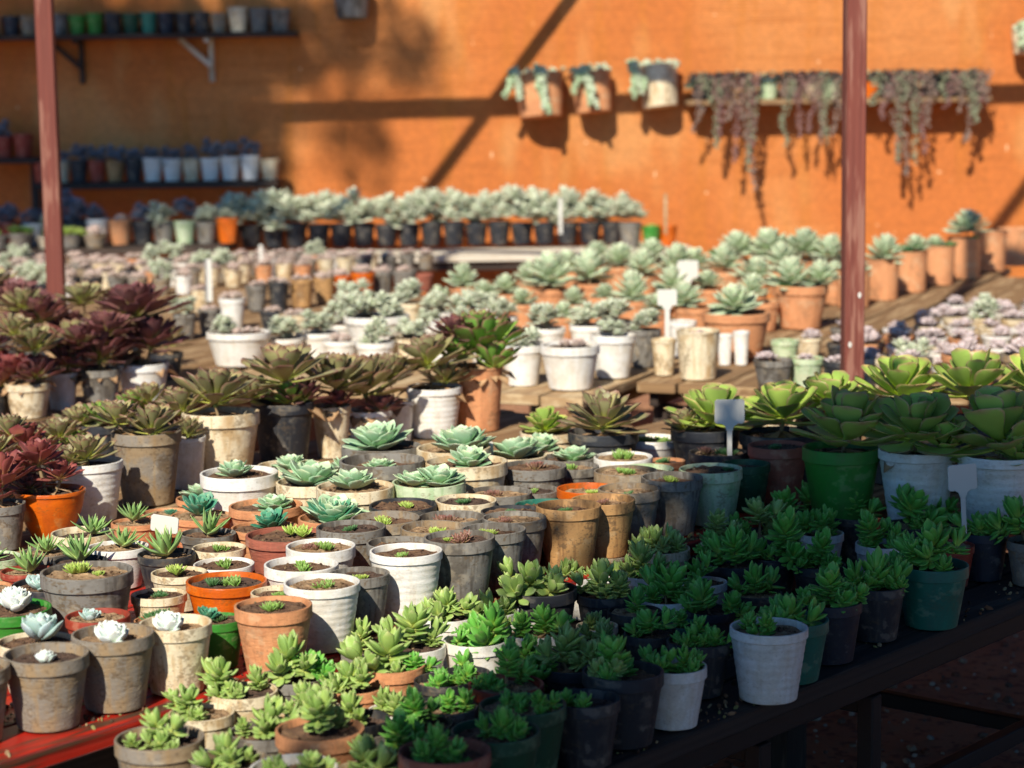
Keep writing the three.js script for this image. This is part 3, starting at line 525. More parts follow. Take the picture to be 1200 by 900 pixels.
// ---------------------------------------------------------------- the bench of green sprigs
pots(JADE_H, 'on the dark bench', 'sprig pots on the dark bench', `
522 882 110 F .9 d,44,-8,0 d,24,16,-4,10
580 855 106 D .9 d,48,8
610 828 104 D .9 d,34,-6 d,30,22,0,10
684 819 88 K .9 d,30,-18
729 786 97 K .9 d,66,-8,4 j,36,-20,0,10
788 780 80 W .9 d,54,-10,2 d,40,-24,0,6 d,36,16
834 747 76 K .9 d,40,-4 d,34,20
880 735 92 Wr .9 d,30,0,0,4
925 723 86 L .9 d,58,-2 d,34,-24
972 704 78 N .92 d,56,0,4 d,40,-26,2 d,38,24,2
1026 686 70 K .92 d,54,0,6 d,40,-22,2 d,36,20,2
1062 668 60 K .92 d,38,0
1080 653 84 L .92 d,58,4,16 d,40,-20,8
1122 637 54 M .92 none
1155 625 60 N .95 d,46,-6 d,34,12
1200 630 60 B .92 d,54,-14,18 d,34,4
1033 637 62 W .9 d,48,-10,6 d,32,14
962 622 54 W .9 d,40,-14,8 d,34,10,2
900 653 62 K .9 d,58,16,6 d,36,-16
925 655 40 M .9 dm,30
958 658 62 K .9 d,46,0,6 d,34,-18
842 641 62 C .9 j,38,-14,18 dm,30,10
890 622 62 K .9 j,44,0,18 dm,30,-18
790 641 72 C .9 j,40,-4,6 jm,36,-24 jm,30,18
725 650 60 C .9 j,40,0,4 jm,30,-18
755 674 62 W .9 j,46,-6,4 d,38,14
817 655 54 K .9 d,34,0,14
866 658 64 K .9 d,50,0,6
778 700 66 W .9 d,54,-2,10 dm,34,-16 dm,30,16
824 682 58 W .9 d,40,-4,6
886 692 62 K .9 d,44,0,4
830 712 60 N .9 d,42,-6,6 d,36,22
705 702 66 K .9 j,56,-6,6 j,36,18
648 690 84 K .85 j,58,-16,8 jm,40,14,4 jm,36,-34
684 675 54 W .9 jm,38,-2 jm,28,16
715 674 52 W .9 jm,30
625 731 76 W .9 d,48,14,4 d,34,-14
650 780 80 K .9 j,52,-8,8 j,42,26,8 d,30,-26
735 708 64 K .9 dm,34
772 745 66 K .9 d,46,0,6
800 731 50 L .9 dm,28
660 749 60 W .9 j,36,12
615 793 68 F .9 d,40,22 d,30,-10
585 803 90 M .9 d,48,0,16 d,30,-22
545 757 78 W .9 d,52,22,4 d,28,-20
462 776 86 R .9 j,70,-2,4 d,34,30
508 757 78 W .9 j,60,0,6
535 727 72 W .9 j,50,0,6 jm,32,-22
585 716 68 W .9 jm,46,0 jm,36,18
427 763 64 G .9 jm,38,0,4
352 797 80 G .9 j,58,-2,10 d,44,22,6
402 803 76 R .9 j,52,0,8
362 826 76 C .9 j,48,0,6
425 842 78 K .9 j,48,-3,8
465 829 66 W .9 jm,36,0
490 842 80 K .9 d,48,-4,6
470 868 88 G .9 d,52,-4,4
526 832 72 G .9 d,34,0
512 798 70 K .9 d,36,0 d,30,20
548 785 58 K .9 dm,34
380 860 106 R .9 j,60,0,8
312 852 88 G .9 j,58,2,8
350 895 104 W .9 j,44,18,4 j,34,-24
412 900 84 C .9 j,64,0,4
288 812 82 C .9 j,56,-30,6 j,34,-14,0,8
238 837 78 C .9 j,50,-18,4
188 868 106 B .9 j,54,-3,12 j,36,4,0,14
277 895 92 B .9 j,62,0,4
225 885 54 W .9 none
700 735 50 C .9 jm,34
605 765 70 K .9 d,38,-10
570 745 60 W .9 d,40,0,4
950 600 54 K .9 dm,44,0,6
1000 607 56 K .9 d,46,0,8
1065 617 62 K .9 d,54,0,12 d,36,22
1110 612 56 K .9 d,42,0,10
920 610 52 K .9 d,46,0,8
860 620 50 K .9 dm,36
600 735 62 K .9 jm,36
680 765 54 K .9 jm,38
`);
// ---------------------------------------------------------------- middle tables
pots(RED_H, 'on the table of maroon rosettes', 'maroon aeonium pots', `
27 446 54 C .8 aeoP,50,12,8 aeoR,56,-14,14 aeoR,46,-30,2 aeoO,60,10,40 aeoO,50,-14,60
72 438 38 Wr 1.1 aeoP,60,8,10 aeoO,50,-4,30 aeoP,56,24,34
117 430 50 G .95 aeoP,76,0,14 aeoO,60,-26,30 aeoP,64,10,44
167 423 62 W .75 aeoP,96,-6,56 aeoP,70,10,20 aeoR,50,-30,6 aeoO,56,-36,34
-6 440 50 K .95 aeoP,60,0,30 aeoR,50,10,6
50 410 44 K .9 aeoP,70,0,36 aeoO,54,-20,50
100 402 44 K .9 aeoO,60,0,50 aeoP,50,-20,20
20 400 44 K .9 aeoP,64,0,46 aeoO,50,20,30
145 400 44 K .9 aeoP,60,0,40
-10 396 44 K .9 aeoO,60,4,50
195 412 40 K .8 aeoO,50,0,10
`);
pots(RED_H, 'on the pale slatted table', 'pots on the pale slatted table', `
287 386 76 W .55 grey,26,-14 pink,24,14 pink,22,0,0,6
368 388 52 W .6 grey,34,0,2
445 371 78 W .5 grey,40,-16 grey,34,14
545 374 84 W .5 grey,40,0
400 380 50 W .5 grey,34
500 382 50 W .5 grey,30
612 404 50 W .95 grey,34,0,2
668 401 70 W .78 pink,34,4
718 394 54 W .9 grey,30,0,2
755 386 40 G 1.1 grey,34,0,2
640 384 46 W .7 grey,36,0,2
690 382 46 W .7 grey,36,0,2
720 374 44 G .8 grey,36,0,2
330 396 46 W .6 grey,34
480 396 48 C .7 grey,32
400 400 44 W .6 pink,30
570 396 44 W .7 grey,34
520 402 42 W .7 pink,30
345 370 40 C .8 pink,28
410 358 40 W .7 grey,34
478 356 38 C .8 grey,32
512 364 38 W .7 grey,32
565 362 36 W .7 grey,30
440 402 46 W .7 grey,34
320 362 32 K .9 pink,26
660 370 36 R .8 pale,34
590 372 34 W .8 grey,30
`);
pots(RED_H, 'on the terracotta table', 'white and cream pots beside the terracotta pots', `
778 395 30 C 1.5 none
818 387 52 Cp 1.1 pink,20
850 392 19 W 1.9 none
868 390 20 W 1.9 none
800 378 34 W 1.2 none
`);
pots(RED_H, 'in the terracotta crowd', 'terracotta pots of pale rosettes', `
863 363 80 R .7 pale,58,-3,4
937 334 64 R .8 pale,50,-12,2 seedD,30,-16 pale,44,22,6
812 358 46 R .8 pale,44,-8,6
895 352 40 R .9 pale,36,-14,10
543 337 32 R .8 pale,36,0,2
517 352 28 R .8 pale,28,0,2
568 346 32 R .8 pale,32,0,2
597 343 32 R .8 pale,32,-4,4
613 356 34 R .8 pale,30,0,2
645 338 42 R .8 pale,52,0,6
673 355 32 R .8 pale,28,0,2
692 333 40 R .8 pale,46,-2,6
700 349 36 R .8 pale,28,8,2
727 312 38 R .8 pale,42,0,6
742 350 42 R .8 pale,44,-2,4
752 325 38 R .8 pale,40,0,6
763 308 36 R .8 pale,38,0,6
790 317 38 R .8 pale,42,0,6
788 340 38 R .8 pale,38,0,4
815 313 38 R .8 pale,38,0,6
850 318 38 R .8 pale,40,0,6
863 302 40 R .8 pale,52,0,6
882 331 40 R .8 pale,44,0,6
910 303 40 R .8 pale,52,0,6
940 303 40 R .8 pale,50,0,6
968 306 38 R .8 pale,40,0,6
918 318 38 R .8 pale,40,0,6
838 300 34 R .8 seedD,26,4,2
665 318 36 R .8 pale,40,0,4
700 305 34 R .8 pale,38,0,4
620 330 30 R .8 pale,30,0,4
830 338 36 R .8 pale,34,0,4
770 362 38 R .8 pale,30,0,2
980 322 38 R .9 pale,30,0,2
`);
pots(RED_H, 'in the tall clay row', 'tall straight clay pots in a row', `
1000 314 40 Rq 1.15 pale,34
1034 305 40 Rq 1.15 pale,40,0,2
1067 296 40 Rq 1.15 seedD,40,0,2 pale,30,8,4
1099 288 40 Rq 1.15 pale,26,-4,2 seedD,30,10
1130 280 40 Rq 1.15 pale,46,4,12 seedL,20,12
1160 272 40 Rq 1.15 none
1189 265 40 Rq 1.15 none
`);
pots(RED_H, 'fronting the lavender table', 'pots along the front of the lavender table', `
910 421 46 G .8 lav,34,-4,2
952 418 44 P .85 lav,24,4
1019 418 40 C .9 lav,26
1067 421 52 G .8 lav,30,0
1141 416 68 R .6 lav,46,0 lav,30,-20
1195 412 56 B .8 lav,50,0,2
920 400 34 P .8 none
988 402 38 K .8 lav,34
972 424 40 K .8 lav,32
990 384 34 G .7 lav,32
948 396 32 C .7 lav,30
`);
{ // lavender rosettes beyond them
  const f = rng(501); let s = '';
  for (const [y, w] of [[354, 30], [362, 32], [371, 33], [381, 35], [392, 37], [403, 38], [414, 39], [426, 40]]) for (let x = 1012 + f() * 14; x < 1225; x += w * (0.98 + 0.1 * f())) {
    if (y < 384 - (x - 1013) * 0.3) continue;
    s += `${x.toFixed(0)} ${(y + f() * 4).toFixed(0)} ${w} ${pick(['C', 'W', 'C', 'W', 'B', 'R'], f)}${f() < 0.4 ? 'b' : ''} .55 ${f() < 0.08 ? 'grey' : 'lav'},${(w * 0.92).toFixed(0)}\n`;
  }
  pots(RED_H, 'on the lavender table', 'small pots of the lavender table', s);
}
pots(RED_H, 'before the pinkish mass', 'plain pots before the pinkish rosettes', `
216 366 28 G 1.15 grey,28,-2,2
245 362 28 G 1.1 pink,22
272 351 32 W 1.1 pink,28,0,2
236 340 24 C 1.1 pink,26
300 333 26 G 1.2 pink,26
326 331 26 K 1.2 pink,26
353 327 29 T 1.15 pink,28
380 324 26 T 1.2 pink,26
401 321 24 O 1.25 pink,26
424 319 29 O 1.1 pink,26
449 318 26 G 1.15 pink,26
473 317 29 G 1.05 pink,26
496 320 24 F .9 none
`);
{ const f = rng(601); let s = '';
  for (const [y, w] of [[297, 20], [302, 21], [308, 22], [315, 23], [323, 24], [332, 25]]) for (let x = -8 + f() * 16; x < 505; x += w * (1.0 + 0.14 * f())) {
    if (y > 318 - (x - 300) * 0.07 - (x > 280 ? 6 : 0)) continue; if (y < 300 && x < 260) continue;
    s += `${x.toFixed(0)} ${(y + f() * 3).toFixed(0)} ${w} ${pick(['C', 'W', 'G', 'K', 'R', 'B'], f)} .9 ${f() < 0.16 ? 'grey' : 'pink'},${(w * 1.12).toFixed(0)}\n`;
  }
  pots(RED_H - 0.004, 'in the pinkish mass', 'small pots of pinkish rosettes', s);
}
// ---------------------------------------------------------------- by the wall
{ let s = ''; const f = rng(701), ord = 'first second third fourth fifth sixth seventh eighth ninth tenth'.split(' '); let n = 0; const tot = Math.ceil((728 - 268) / 26.4);
  for (let x = 268; x < 728; x += 26.4, n++) s += `${x.toFixed(0)} ${(264 - (x - 268) * 0.012).toFixed(1)} 27 K 1.0 grey,${(40 + f() * 6).toFixed(0)} # ${n < tot / 2 ? ord[n] + ' black pot of pale rosettes from the pinkish end of the black row' : ord[tot - 1 - n] + ' black pot of pale rosettes from the orange pot ending the black row'}\n`;
  pots(RED_H, 'in the black row', 'row of black pots', s);
  pots(RED_H, 'ending the black row', 'pots at the end of the black row', `
740 262 27 G 1.05 grey,34,0,6
762 266 22 E 1.1 seedL,16
782 265 24 O 1.0 none
`);
}
// ---------------------------------------------------------------- shelves on and by the wall
function shelfBoard(name, label, x0, x1, y, deep, mat, thick = 0.03, off = 0) {
  const a = onWall(x0, y, off + deep), b = onWall(x1, y, off + deep), t = thing(name, label, 'shelf', [(a.x + b.x) / 2, a.y, -WALL_D + off]); const g = plankGeo(Math.abs(b.x - a.x), thick, deep / 2 - 0.003, Math.round(x0 + 50));
  part('board', g, mat, t, [0, -thick / 2, deep * 0.25]); part('board', g, mat, t, [0.004, -thick / 2 - 0.001, deep * 0.75], [0, Math.PI, 0]);
  return t;
}
const upper = shelfBoard('wall_shelf', 'high dark shelf of empty pots on the orange wall', -60, 346, 42, 0.26, M.darkWood);
function bracket(t, x, mat) { const p = onWall(x, 60).x - t.position.x; const v = plankGeo(0.26, 0.03, 0.03, 4); v.rotateZ(Math.PI / 2); part('bracket', v, mat, t, [p, -0.16, 0.017]); const d = plankGeo(0.25, 0.03, 0.024, 5); d.rotateZ(-0.72); part('brace', d, mat, t, [p - 0.09, -0.115, 0.045]); const h = plankGeo(0.2, 0.025, 0.03, 6); h.rotateY(Math.PI / 2); part('arm', h, mat, t, [p, -0.044, 0.13]); }
bracket(upper, 248, M.whiteWood); bracket(upper, 96, M.darkWood);
const uy = upper.position.y;
{ let s = ''; const ks = [[-8, 'R'], [13, 'N'], [33, 'B'], [72, 'G'], [89, 'E'], [110, 'E'], [132, 'K'], [153, 'D'], [175, 'L'], [197, 'N'], [217, 'K'], [237, 'K'], [258, 'B'], [280, 'C'], [301, 'G'], [323, 'G']];
  for (const [x, k] of ks) s += `${x} 18 ${x > 265 ? 25 : 21} ${k} 1.1 none\n`;
  pots(uy, 'on the high wall shelf', 'empty pots on the high shelf', s, { depth: WALL_D - 0.13, nosoil: true }); }
const rack = shelfBoard('plant_rack', 'low dark rack of white pots before the orange wall', 36, 324, 216, 0.3, M.darkWood, 0.035, 0.06);
for (const x of [-0.7, 0.7]) for (const z of [0.03, 0.27]) { const g = plankGeo(rack.position.y - 0.037, 0.04, 0.04, 8); g.rotateZ(Math.PI / 2); part('leg', g, M.darkWood, rack, [x, -0.037 - (rack.position.y - 0.037) / 2, z]); }
{ const ks = [[77, 'C', 'dusk'], [96, 'K', 'dusk'], [117, 'M', 'dusk'], [137, 'T', 'dusk'], [157, 'K', 'dusk'], [179, 'W', 'dusk'], [200, 'W', 'dusk'], [221, 'C', 'dusk'], [243, 'W', 'dusk'], [266, 'W', 'dusk'], [290, 'W', 'dusk'], [313, 'C', 'none'], [50, 'M', 'none']]; let s = ''; for (const [x, k, p] of ks) s += `${x} 188 ${k === 'W' ? 24 : 22} ${k} 1.15 ${p === 'none' ? 'none' : p + ',24'}\n`;
  pots(rack.position.y, 'on the low rack by the wall', 'pots on the low rack', s, { depth: WALL_D - 0.21 }); }
const side = shelfBoard('side_shelf', 'short dark shelf of red pots beside the rack', -70, 42, 187, 0.24, M.darkWood, 0.03, 0.04);
for (const x of [-0.24, 0.24]) { const g = plankGeo(side.position.y - 0.03, 0.035, 0.035, 8); g.rotateZ(Math.PI / 2); part('leg', g, M.darkWood, side, [x, -0.03 - (side.position.y - 0.03) / 2, 0.12]); }
pots(side.position.y, 'on the short side shelf', 'pots on the side shelf', `
-18 160 24 M 1.15 dusk,24
3 160 23 M 1.15 dusk,22
26 160 24 M 1.15 none
`, { depth: WALL_D - 0.16 });
const lowY = onPlane(130, 296, RED_H).y, low = shelfBoard('low_shelf', 'low dark board of mixed pots below the rack', -80, 262, 294, 0.55, M.darkWood, 0.035, 0.42);
for (const x of [-0.75, 0.75]) for (const z of [0.05, 0.5]) { const g = plankGeo(low.position.y - 0.04, 0.05, 0.05, 8); g.rotateZ(Math.PI / 2); part('leg', g, M.darkWood, low, [x, -0.037 - (low.position.y - 0.04) / 2, z]); }
pots(low.position.y, 'on the low board below the rack', 'pots on the low board', `
-4 262 26 G 1.0 dusk,28
20 263 27 M 1.0 dusk,26
44 262 26 W 1.05 dusk,26
70 264 24 C 1.0 grey,22
95 260 30 N 1.1 dusk,40,0,2
117 264 28 W 1.1 dusk,26
141 264 28 R 1.0 pink,30
165 266 26 K 1.0 dusk,26
186 264 26 G 1.0 grey,30
208 262 26 P 1.1 dusk,28,0,6
230 265 25 G 1.0 grey,26
251 262 26 O 1.1 grey,18
`, { depth: WALL_D - 0.7 });
pots(low.position.y, 'in front of the low board pots', 'pots in front of the low board', `
-2 283 28 G .6 seedL,30
24 284 30 G .6 seed,34
84 284 32 G .6 seedL,34
56 285 24 C .6 seed,24
110 286 28 B .6 pink,30
`, { depth: WALL_D - 0.9 });

// ---------------------------------------------------------------- shelf of trailing plants
const trailShelf = shelfBoard('trailing_plant_shelf', 'wooden wall shelf overflowing with brownish trailing plants', 806, 1162, 118, 0.24, M.rawWood, 0.028);
for (const x of [-0.8, 0, 0.8]) { const g = plankGeo(0.2, 0.03, 0.025, 6); g.rotateY(Math.PI / 2); part('arm', g, M.darkWood, trailShelf, [x, -0.045, 0.12]); }
const strandMats = [0x8a7364, 0x84876a, 0x8a665e, 0x929a78].map((c) => new THREE.MeshStandardMaterial({ color: c, roughness: 0.8 }));
const tinyLeaf = new THREE.IcosahedronGeometry(1, 0); tinyLeaf.scale(1, 0.45, 0.75);
function strandGeo(len, seed, size = 0.012, spread = 0.03, dens = 130) {   // hangs down from the origin, first arching out over the shelf edge (+z)
  const f = rng(seed), gs = [], pts = []; let x = 0, z = 0; for (let i = 0; i <= 10; i++) { const q = i / 10; pts.push(V(x, q < 0.08 ? 0.02 : -len * (q - 0.08) / 0.92, z + Math.min(1, q * 6) * 0.05)); x += (f() - 0.5) * 0.035; z += (f() - 0.5) * 0.01; }
  const curve = new THREE.CatmullRomCurve3(pts); gs.push(new THREE.TubeGeometry(curve, 24, size * 0.22, 4).toNonIndexed()); const N = Math.round(dens * len / 0.4) + 12;
  for (let i = 0; i < N; i++) { const q = Math.pow(f(), 1.15), p = curve.getPoint(q), a = f() * 6.28, r = spread * (1 - 0.72 * q) * Math.sqrt(f()), g = tinyLeaf.clone(), s = size * (0.6 + 0.7 * f()); g.applyMatrix4(new THREE.Matrix4().compose(V(p.x + Math.cos(a) * r, p.y + (f() - 0.5) * 0.02, p.z + Math.sin(a) * r), new THREE.Quaternion().setFromEuler(new THREE.Euler(f() * 6, f() * 6, f() * 6)), V(s, s, s))); gs.push(g); }
  return mergeGeometries(gs.map((g) => { g.deleteAttribute('uv'); return g; }));
}
{ // x, pot, strands: [offset px, length px]
  const list = [[823, 'N', [[-8, 60], [0, 40], [8, 46]]], [846, 'B', [[-6, 104], [2, 90], [8, 70]]], [870, 'T', [[-6, 100], [2, 128], [6, 112], [9, 80]]], [900, 'P', [[14, 30]]], [926, 'B', [[-4, 96], [4, 80]]], [950, 'C', [[-6, 70], [4, 92], [10, 76]]], [974, 'P', [[0, 66]]], [1020, 'O', [[10, 40]]], [1042, 'G', [[-4, 60], [6, 96], [12, 110]]], [1064, 'K', [[-8, 118], [-2, 108], [4, 92], [10, 66]]], [1090, 'K', [[6, 30]]], [1117, 'K', [[-6, 50], [4, 62], [10, 78]]], [1143, 'K', [[-12, 86], [-6, 64], [0, 54], [8, 44]]]];
  const pxm = (WALL_D - 0.15) / FPX, f = rng(811);
  list.forEach(([x, k, st], i) => {
    const c = onWall(x, 118, 0.13), d = 27 * pxm, t = thing('trailing_plant', `${POT[k][4]} with brownish stems trailing over the wall shelf`, 'trailing plant', [c.x, trailShelf.position.y + 0.001, c.z], f() * 0.2, 'trailing plants on the wall shelf'), G = potGeo('s', 0.95);
    const b = part('pot', G.body, potMat[k], t, null, null, d); part('rim', G.rim, potMat[k], b);
    part('soil', soilGeos[i % 6], soilMats[0], t, [0, d * 0.84, 0], null, d * 0.43);
    st.forEach(([o, l], j) => { part('trailing_stem', strandGeo(l * pxm * (0.68 + 0.4 * f()), 900 + i * 17 + j, 0.0095, 0.046, 125), strandMats[(i + j) % 3], t, [o * pxm, d * 0.98, 0.07 + 0.012 * j]); });
    const cr_ = new THREE.Group(); part('leafy_top', strandGeo(0.06, 940 + i, 0.012, 0.075, 800), strandMats[3], t, [0, d * 1.0, -0.02]);
  });
}
// ---------------------------------------------------------------- pots hung on the wall
const paleTrail = [new THREE.MeshStandardMaterial({ color: 0xa3b58c, roughness: 0.6 }), new THREE.MeshStandardMaterial({ color: 0xb5c0a0, roughness: 0.6 })];
function hungPot(x, y, w, k, tilt, strands, label, a = 0.85) {
  const c = onWall(x, y, 0.13), d = w * (WALL_D - 0.13) / FPX, t = thing('hanging_wall_pot', label, 'hanging pot', [c.x, c.y - d * a, c.z]), G = potGeo('p', a); t.rotation.z = tilt; t.rotation.x = -0.1;
  const b = part('pot', G.body, potMat[k], t, null, null, d); part('rim', G.rim, potMat[k], b); part('soil', soilGeos[1], soilMats[0], t, [0, d * a * 0.88, 0], null, d * 0.43);
  const hook = new THREE.TorusGeometry(0.03, 0.004, 6, 16, Math.PI); part('wire_hook', hook, M.steel, t, [0, d * a, -d * 0.47], [0, Math.PI / 2, 0]);
  part('leafy_top', strandGeo(0.045, 990 + x, 0.022, d * 0.52, 760), paleTrail[1], t, [0, d * a + 0.015, -0.04]);
  strands.forEach(([o, l], j) => part('trailing_stem', strandGeo(l * 0.82 * d / w, 960 + j * 7 + Math.round(x), 0.017, 0.026, 230), paleTrail[j % 2], t, [o * d / w, d * a + 0.01, d * 0.4]));
  return t;
}
hungPot(634, 86, 60, 'R', 0.06, [[-29, 36], [-26, 40], [1, 62], [4, 56]], 'terracotta pot with two pale trailing stems hung on the orange wall');
hungPot(696, 84, 50, 'R', 0.1, [[-22, 32], [-6, 54], [-3, 50]], 'terracotta pot leaning on the wall next to the trailing stems', 0.95);
hungPot(774, 76, 50, 'C', 0.1, [[-28, 46], [-24, 42], [-26, 36]], 'cream pot with a thick pale trailing plant hung on the wall', 0.98);
hungPot(412, -16, 44, 'G', 0.02, [], 'grey pot high on the orange wall');
hungPot(1203, 34, 34, 'C', 0.0, [[-10, 34], [-6, 26], [2, 30]], 'small cream wall pot with pale stems beside the trailing shelf');

// ---------------------------------------------------------------- plant labels
function plantLabel(x, yTop, yBottom, w, hgt, h, depth, turn, label, lean = 0, stake = 6, mat = M.white) {   // pixels; the foot of the stake stands at height h or at a depth
  const r = depth ? null : onPlane(x, yBottom, h), q = ray(x, yBottom), foot = r || q.multiplyScalar(depth / -q.z).add(V(0, EYE, 0)), m = -foot.z / FPX * 1.02;
  const t = thing('plant_label', label, 'plant label', [foot.x, foot.y - 0.03, foot.z], turn, 'white plant labels'); t.rotation.z = lean; const H = (yBottom - yTop) * m, ph = hgt * m, s = stake * m / 2, top = H - ph + 0.03;
  part('stake', plankGeo(stake * m, top, 0.003, 2, 0.001), mat, t, [0, top / 2, 0]);
  if (hgt > 0) { const a = w * m / 2, c = 0.12 * a, sh = new THREE.Shape([[-s * 1.02, top - a * 0.5], [-s * 1.6, top - a * 0.18], [-a * 0.55, top], [-a + c, top], [-a, top + c], [-a, top + ph - c], [-a + c, top + ph], [a - c, top + ph], [a, top + ph - c], [a, top + c], [a - c, top], [a * 0.55, top], [s * 1.6, top - a * 0.18], [s * 1.02, top - a * 0.5]].map(([u, v]) => new THREE.Vector2(u, v)));
    part('plate', new THREE.ExtrudeGeometry(sh, { depth: 0.0025, bevelEnabled: true, bevelThickness: 0.0008, bevelSize: 0.0008, bevelSegments: 1 }), mat, t, [0, 0, -0.0008]); }
}
plantLabel(855, 468, 528, 34, 28, 0.76, 0, 0, 'blank white plant label standing up beside the black aeonium pots');
plantLabel(1131, 543, 618, 34, 30, 0.68, 0, 0.15, 'blank cream plant label leaning before the ribbed white aeonium pots', 0.06);
plantLabel(190, 604, 628, 33, 19, 0.72, 0, -0.2, 'blank white plant label lying back among the spiky rosettes', -0.12);
plantLabel(782, 340, 388, 22, 18, 0.78, 0, 0, 'small white plant label rising from the cream pots');
plantLabel(806, 306, 345, 24, 20, 0.74, 0, 0.1, 'small white plant label among the terracotta pots');
plantLabel(245, 304, 345, 8, 0, 0.75, 0, 0, 'narrow white plant stake among the pinkish rosettes', 0, 8);
plantLabel(657, 233, 268, 6, 0, 0, WALL_D - 1.0, 0, 'narrow white plant stake in the row of black pots', 0, 4);
plantLabel(780, 228, 268, 6, 0, 0, WALL_D - 1.0, 0, 'narrow bare wooden stake at the end of the black pots', 0, 4, M.paleWood);
plantLabel(570, 518, 545, 16, 16, 0.74, 0, 0.2, 'small square white label between the blue-green rosettes');
plantLabel(306, 287, 306, 6, 0, 0.74, 0, 0, 'thin short white stake behind the grey plain pots', 0, 4);

// ---------------------------------------------------------------- posts and roof timbers
function beam(name, label, a, b, w, mat, group) { const d = b.clone().sub(a), L = d.length(), g = plankGeo(L, w, w, Math.round(L * 100), 0.006); const t = part(numbered(name), g, mat, scene); t.position.copy(a).add(b).multiplyScalar(0.5); t.quaternion.setFromUnitVectors(V(1, 0, 0), d.normalize()); tag(t, label, name.split('_').pop(), group); return t; }
const POST_TOP = 4.3;
function post(x, y, d, label, flecks) {
  const r = ray(x, y).multiplyScalar(1), k = d / -r.z, px = r.x * k, t = thing('wooden_post', label, 'post', [px, 0, -d], 0.05), g = plankGeo(POST_TOP, 0.062, 0.062, Math.round(x), 0.004); g.rotateZ(Math.PI / 2); part('timber', g, M.postWood, t, [0, POST_TOP / 2, 0]);
  const fg = new THREE.CylinderGeometry(1, 1, 0.004, 12); fg.rotateX(Math.PI / 2); for (const py of flecks) { const yy = EYE + ray(x, py).y * k; part('paint_fleck', fg, M.white, t, [0.014 - 0.028 * (py % 2), yy, 0.032], null, [0.005, 0.009, 1]); }
  return V(px, POST_TOP, -d);
}
const pl = post(60, 200, 8.0, 'square reddish wooden post beside the maroon rosettes', []), pr = post(1000, 250, 6.6, 'square reddish wooden post with pale paint flecks behind the green aeoniums', [346, 405]);
const S = (x, y, t) => onWall(x, y).addScaledVector(LIGHT, -t);
{ const d = pr.clone().sub(pl).normalize(); beam('cross_beam', 'long roof beam lying across the two red posts', pl.clone().addScaledVector(d, -2.5).setY(POST_TOP + 0.04), pr.clone().addScaledVector(d, 3).setY(POST_TOP + 0.04), 0.08, M.postWood);
  for (const [i, o] of [[0, 0], [1, 698], [2, -698]]) { const a = S(784 + o, -157, 0.1), b = S(497 + o, 230, 4.3), e = b.clone().sub(a); beam('roof_rafter', 'slanting roof rafter running from the wall top to the cross beam', a, a.clone().addScaledVector(e, 1.35), 0.05, M.postWood, 'roof rafters'); }
  const a = S(-300, 148, 3.0), b = S(1500, 102, 2.2); beam('roof_purlin', 'roof purlin crossing the rafters before the wall', a, b, 0.07, M.postWood); }

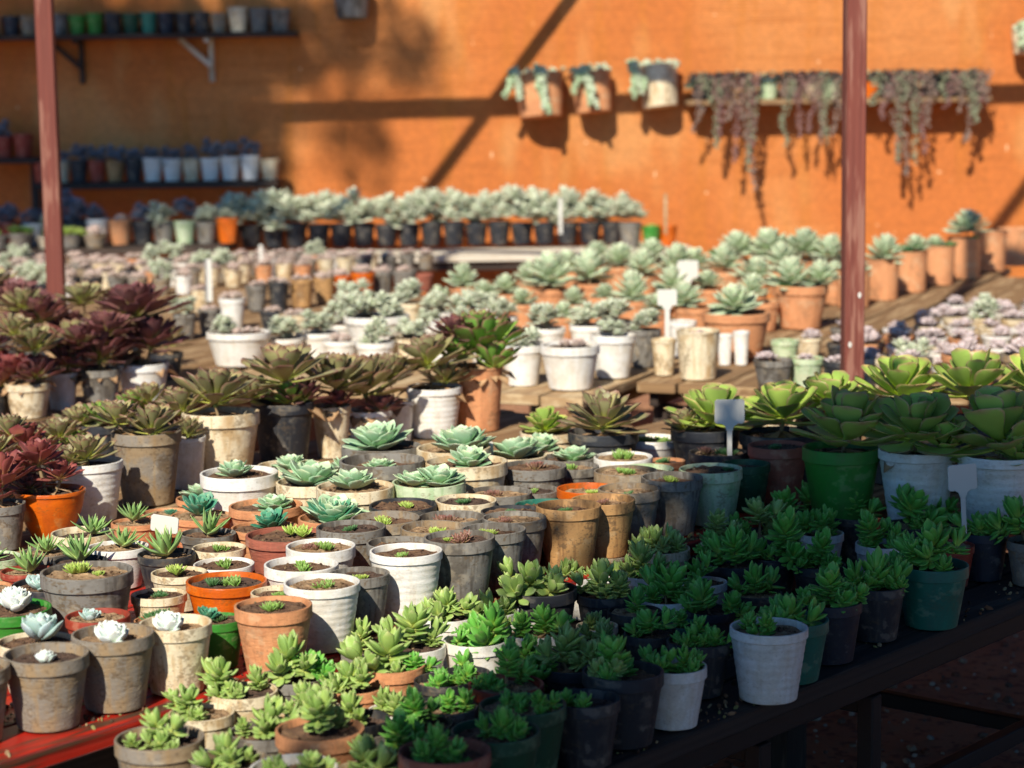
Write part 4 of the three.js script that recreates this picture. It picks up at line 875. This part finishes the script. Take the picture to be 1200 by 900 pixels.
// ---------------------------------------------------------------- what shades the place from outside the picture
function leafCloud(f, n, place, size) {
  const pos = [], idx = []; for (let i = 0; i < n; i++) { const c = place(f), q = new THREE.Quaternion().setFromEuler(new THREE.Euler(f() * 6.28, f() * 6.28, f() * 6.28)), s = size * (0.6 + 0.8 * f()), o = pos.length / 3; for (const [x, y, z] of [[0, 0, -1], [0.42, 0.12, 0], [0, 0, 1], [-0.42, 0.12, 0]]) { const v = V(x * s, y * s, z * s).applyQuaternion(q).add(c); pos.push(v.x, v.y, v.z); } idx.push(o, o + 1, o + 2, o, o + 2, o + 3); }
  const g = new THREE.BufferGeometry(); g.setAttribute('position', new THREE.Float32BufferAttribute(pos, 3)); g.setIndex(idx); g.computeVertexNormals(); return g;
}
{ // unseen roof added above the camera, outlined so its shadow edge follows the benches
  const H = 3.3, cast = (x, y, z) => { const p = onPlane(x, y, z); return p.addScaledVector(LIGHT, -(H - z) / -LIGHT.y); };
  const A = cast(505, 900, 0.64), B = cast(900, 543, 0.7), D = cast(1260, 486, 0.86), u = B.clone().sub(A).normalize(), A0 = A.clone().addScaledVector(u, -4.5), D1 = D.clone().addScaledVector(D.clone().sub(B).normalize(), 1.6);
  const out = [A0, B, D1, V(D1.x, H, 5), V(A0.x, H, 5)], sh = new THREE.Shape(out.map((p) => new THREE.Vector2(p.x, -p.z))), g = new THREE.ExtrudeGeometry(sh, { depth: 0.06, bevelEnabled: false }); g.rotateX(-Math.PI / 2);
  const t = thing('shed_roof', 'flat shed roof over the dark bench, edged with climbing leaves', 'roof', [0, 0, 0]); part('roof_sheet', g, M.roofSheet, t, [0, H, 0]);
  for (const [x, z] of [[-2.2, 3.5], [3.5, 3.5], [5, 0]]) { const pg = plankGeo(H, 0.1, 0.1, 5); pg.rotateZ(Math.PI / 2); part('roof_post', pg, M.postWood, t, [x, H / 2, z]); }
  const f = rng(1201), line = [[A0, B], [B, D1]];
  const v = part(numbered('climbing_vine'), leafCloud(f, 1900, (f) => { const [p, q] = line[f() < 0.86 ? 0 : 1], k = f(), o = p.clone().lerp(q, k), nrm = V(-(q.z - p.z), 0, q.x - p.x).normalize(); const e = (f() - 0.35) * (f() * 0.4) * (0.4 + 0.9 * Math.abs(Math.sin(k * 17 + p.x))); return o.addScaledVector(nrm, -e).setY(H + 0.1 + (f() - 0.5) * 0.35); }, 0.045), M.treeLeaf, scene);  // leaves added at the roof edge to break up its shadow line
  tag(v, 'leafy climbing vine along the edge of the shed roof', 'vine');
}
{ // tree whose crown dapples the wall and the shelves
  const f = rng(1301), cen = onWall(120, 90).addScaledVector(LIGHT, -14), t = thing('broadleaf_tree', 'leafy tree standing outside the wall shelves, shading them', 'tree', [cen.x - 2.2, 0, cen.z + 0.3]);
  const tp = V(cen.x - t.position.x, cen.y, cen.z - t.position.z), curve = new THREE.CatmullRomCurve3([V(0, 0, 0), V(0.1, cen.y * 0.4, 0.05), V(tp.x * 0.4, cen.y * 0.7, tp.z * 0.5), tp]); part('trunk', new THREE.TubeGeometry(curve, 20, 0.11, 8), M.bark, t);
  const clumps = [];
  const add = (x, y, r, n, spread = 0.4) => { const c = onWall(x, y).addScaledVector(LIGHT, -14 + (f() - 0.5) * 1.6).sub(t.position); clumps.push(c); part('foliage', leafCloud(f, n, (f) => { const d = V(f() - 0.5, f() - 0.5, f() - 0.5).normalize().multiplyScalar(r * Math.pow(f(), 0.45)); return c.clone().add(d); }, 0.07), M.treeLeaf, t); const b = new THREE.CatmullRomCurve3([tp.clone().multiplyScalar(0.97), tp.clone().lerp(c, 0.5).add(V(0, -0.1, 0)), c]); part('branch', new THREE.TubeGeometry(b, 8, 0.03, 5), M.bark, t); };
  for (const [x, y, r, n] of [[20, 10, 0.55, 700], [140, 20, 0.5, 500], [250, 90, 0.5, 480], [330, 30, 0.35, 170], [20, 130, 0.5, 600], [130, 130, 0.4, 330], [430, 60, 0.34, 190], [415, 160, 0.26, 110], [490, 60, 0.2, 60], [290, 150, 0.34, 200], [60, 220, 0.6, 900], [180, 240, 0.6, 900], [270, 270, 0.45, 500], [-80, 60, 0.7, 900], [-80, 220, 0.7, 900], [200, 180, 0.3, 200], [370, 10, 0.35, 200], [120, 330, 0.4, 420], [0, 310, 0.5, 600]]) add(x, y, r, Math.round(n * (y < 200 ? (x < 340 ? 0.95 : 0.66) : 0.9)));
}
fillOut();
settle();
describe();
for (const o of all) build(o);
console.log('pots', all.length);
renderer.render(scene, camera);
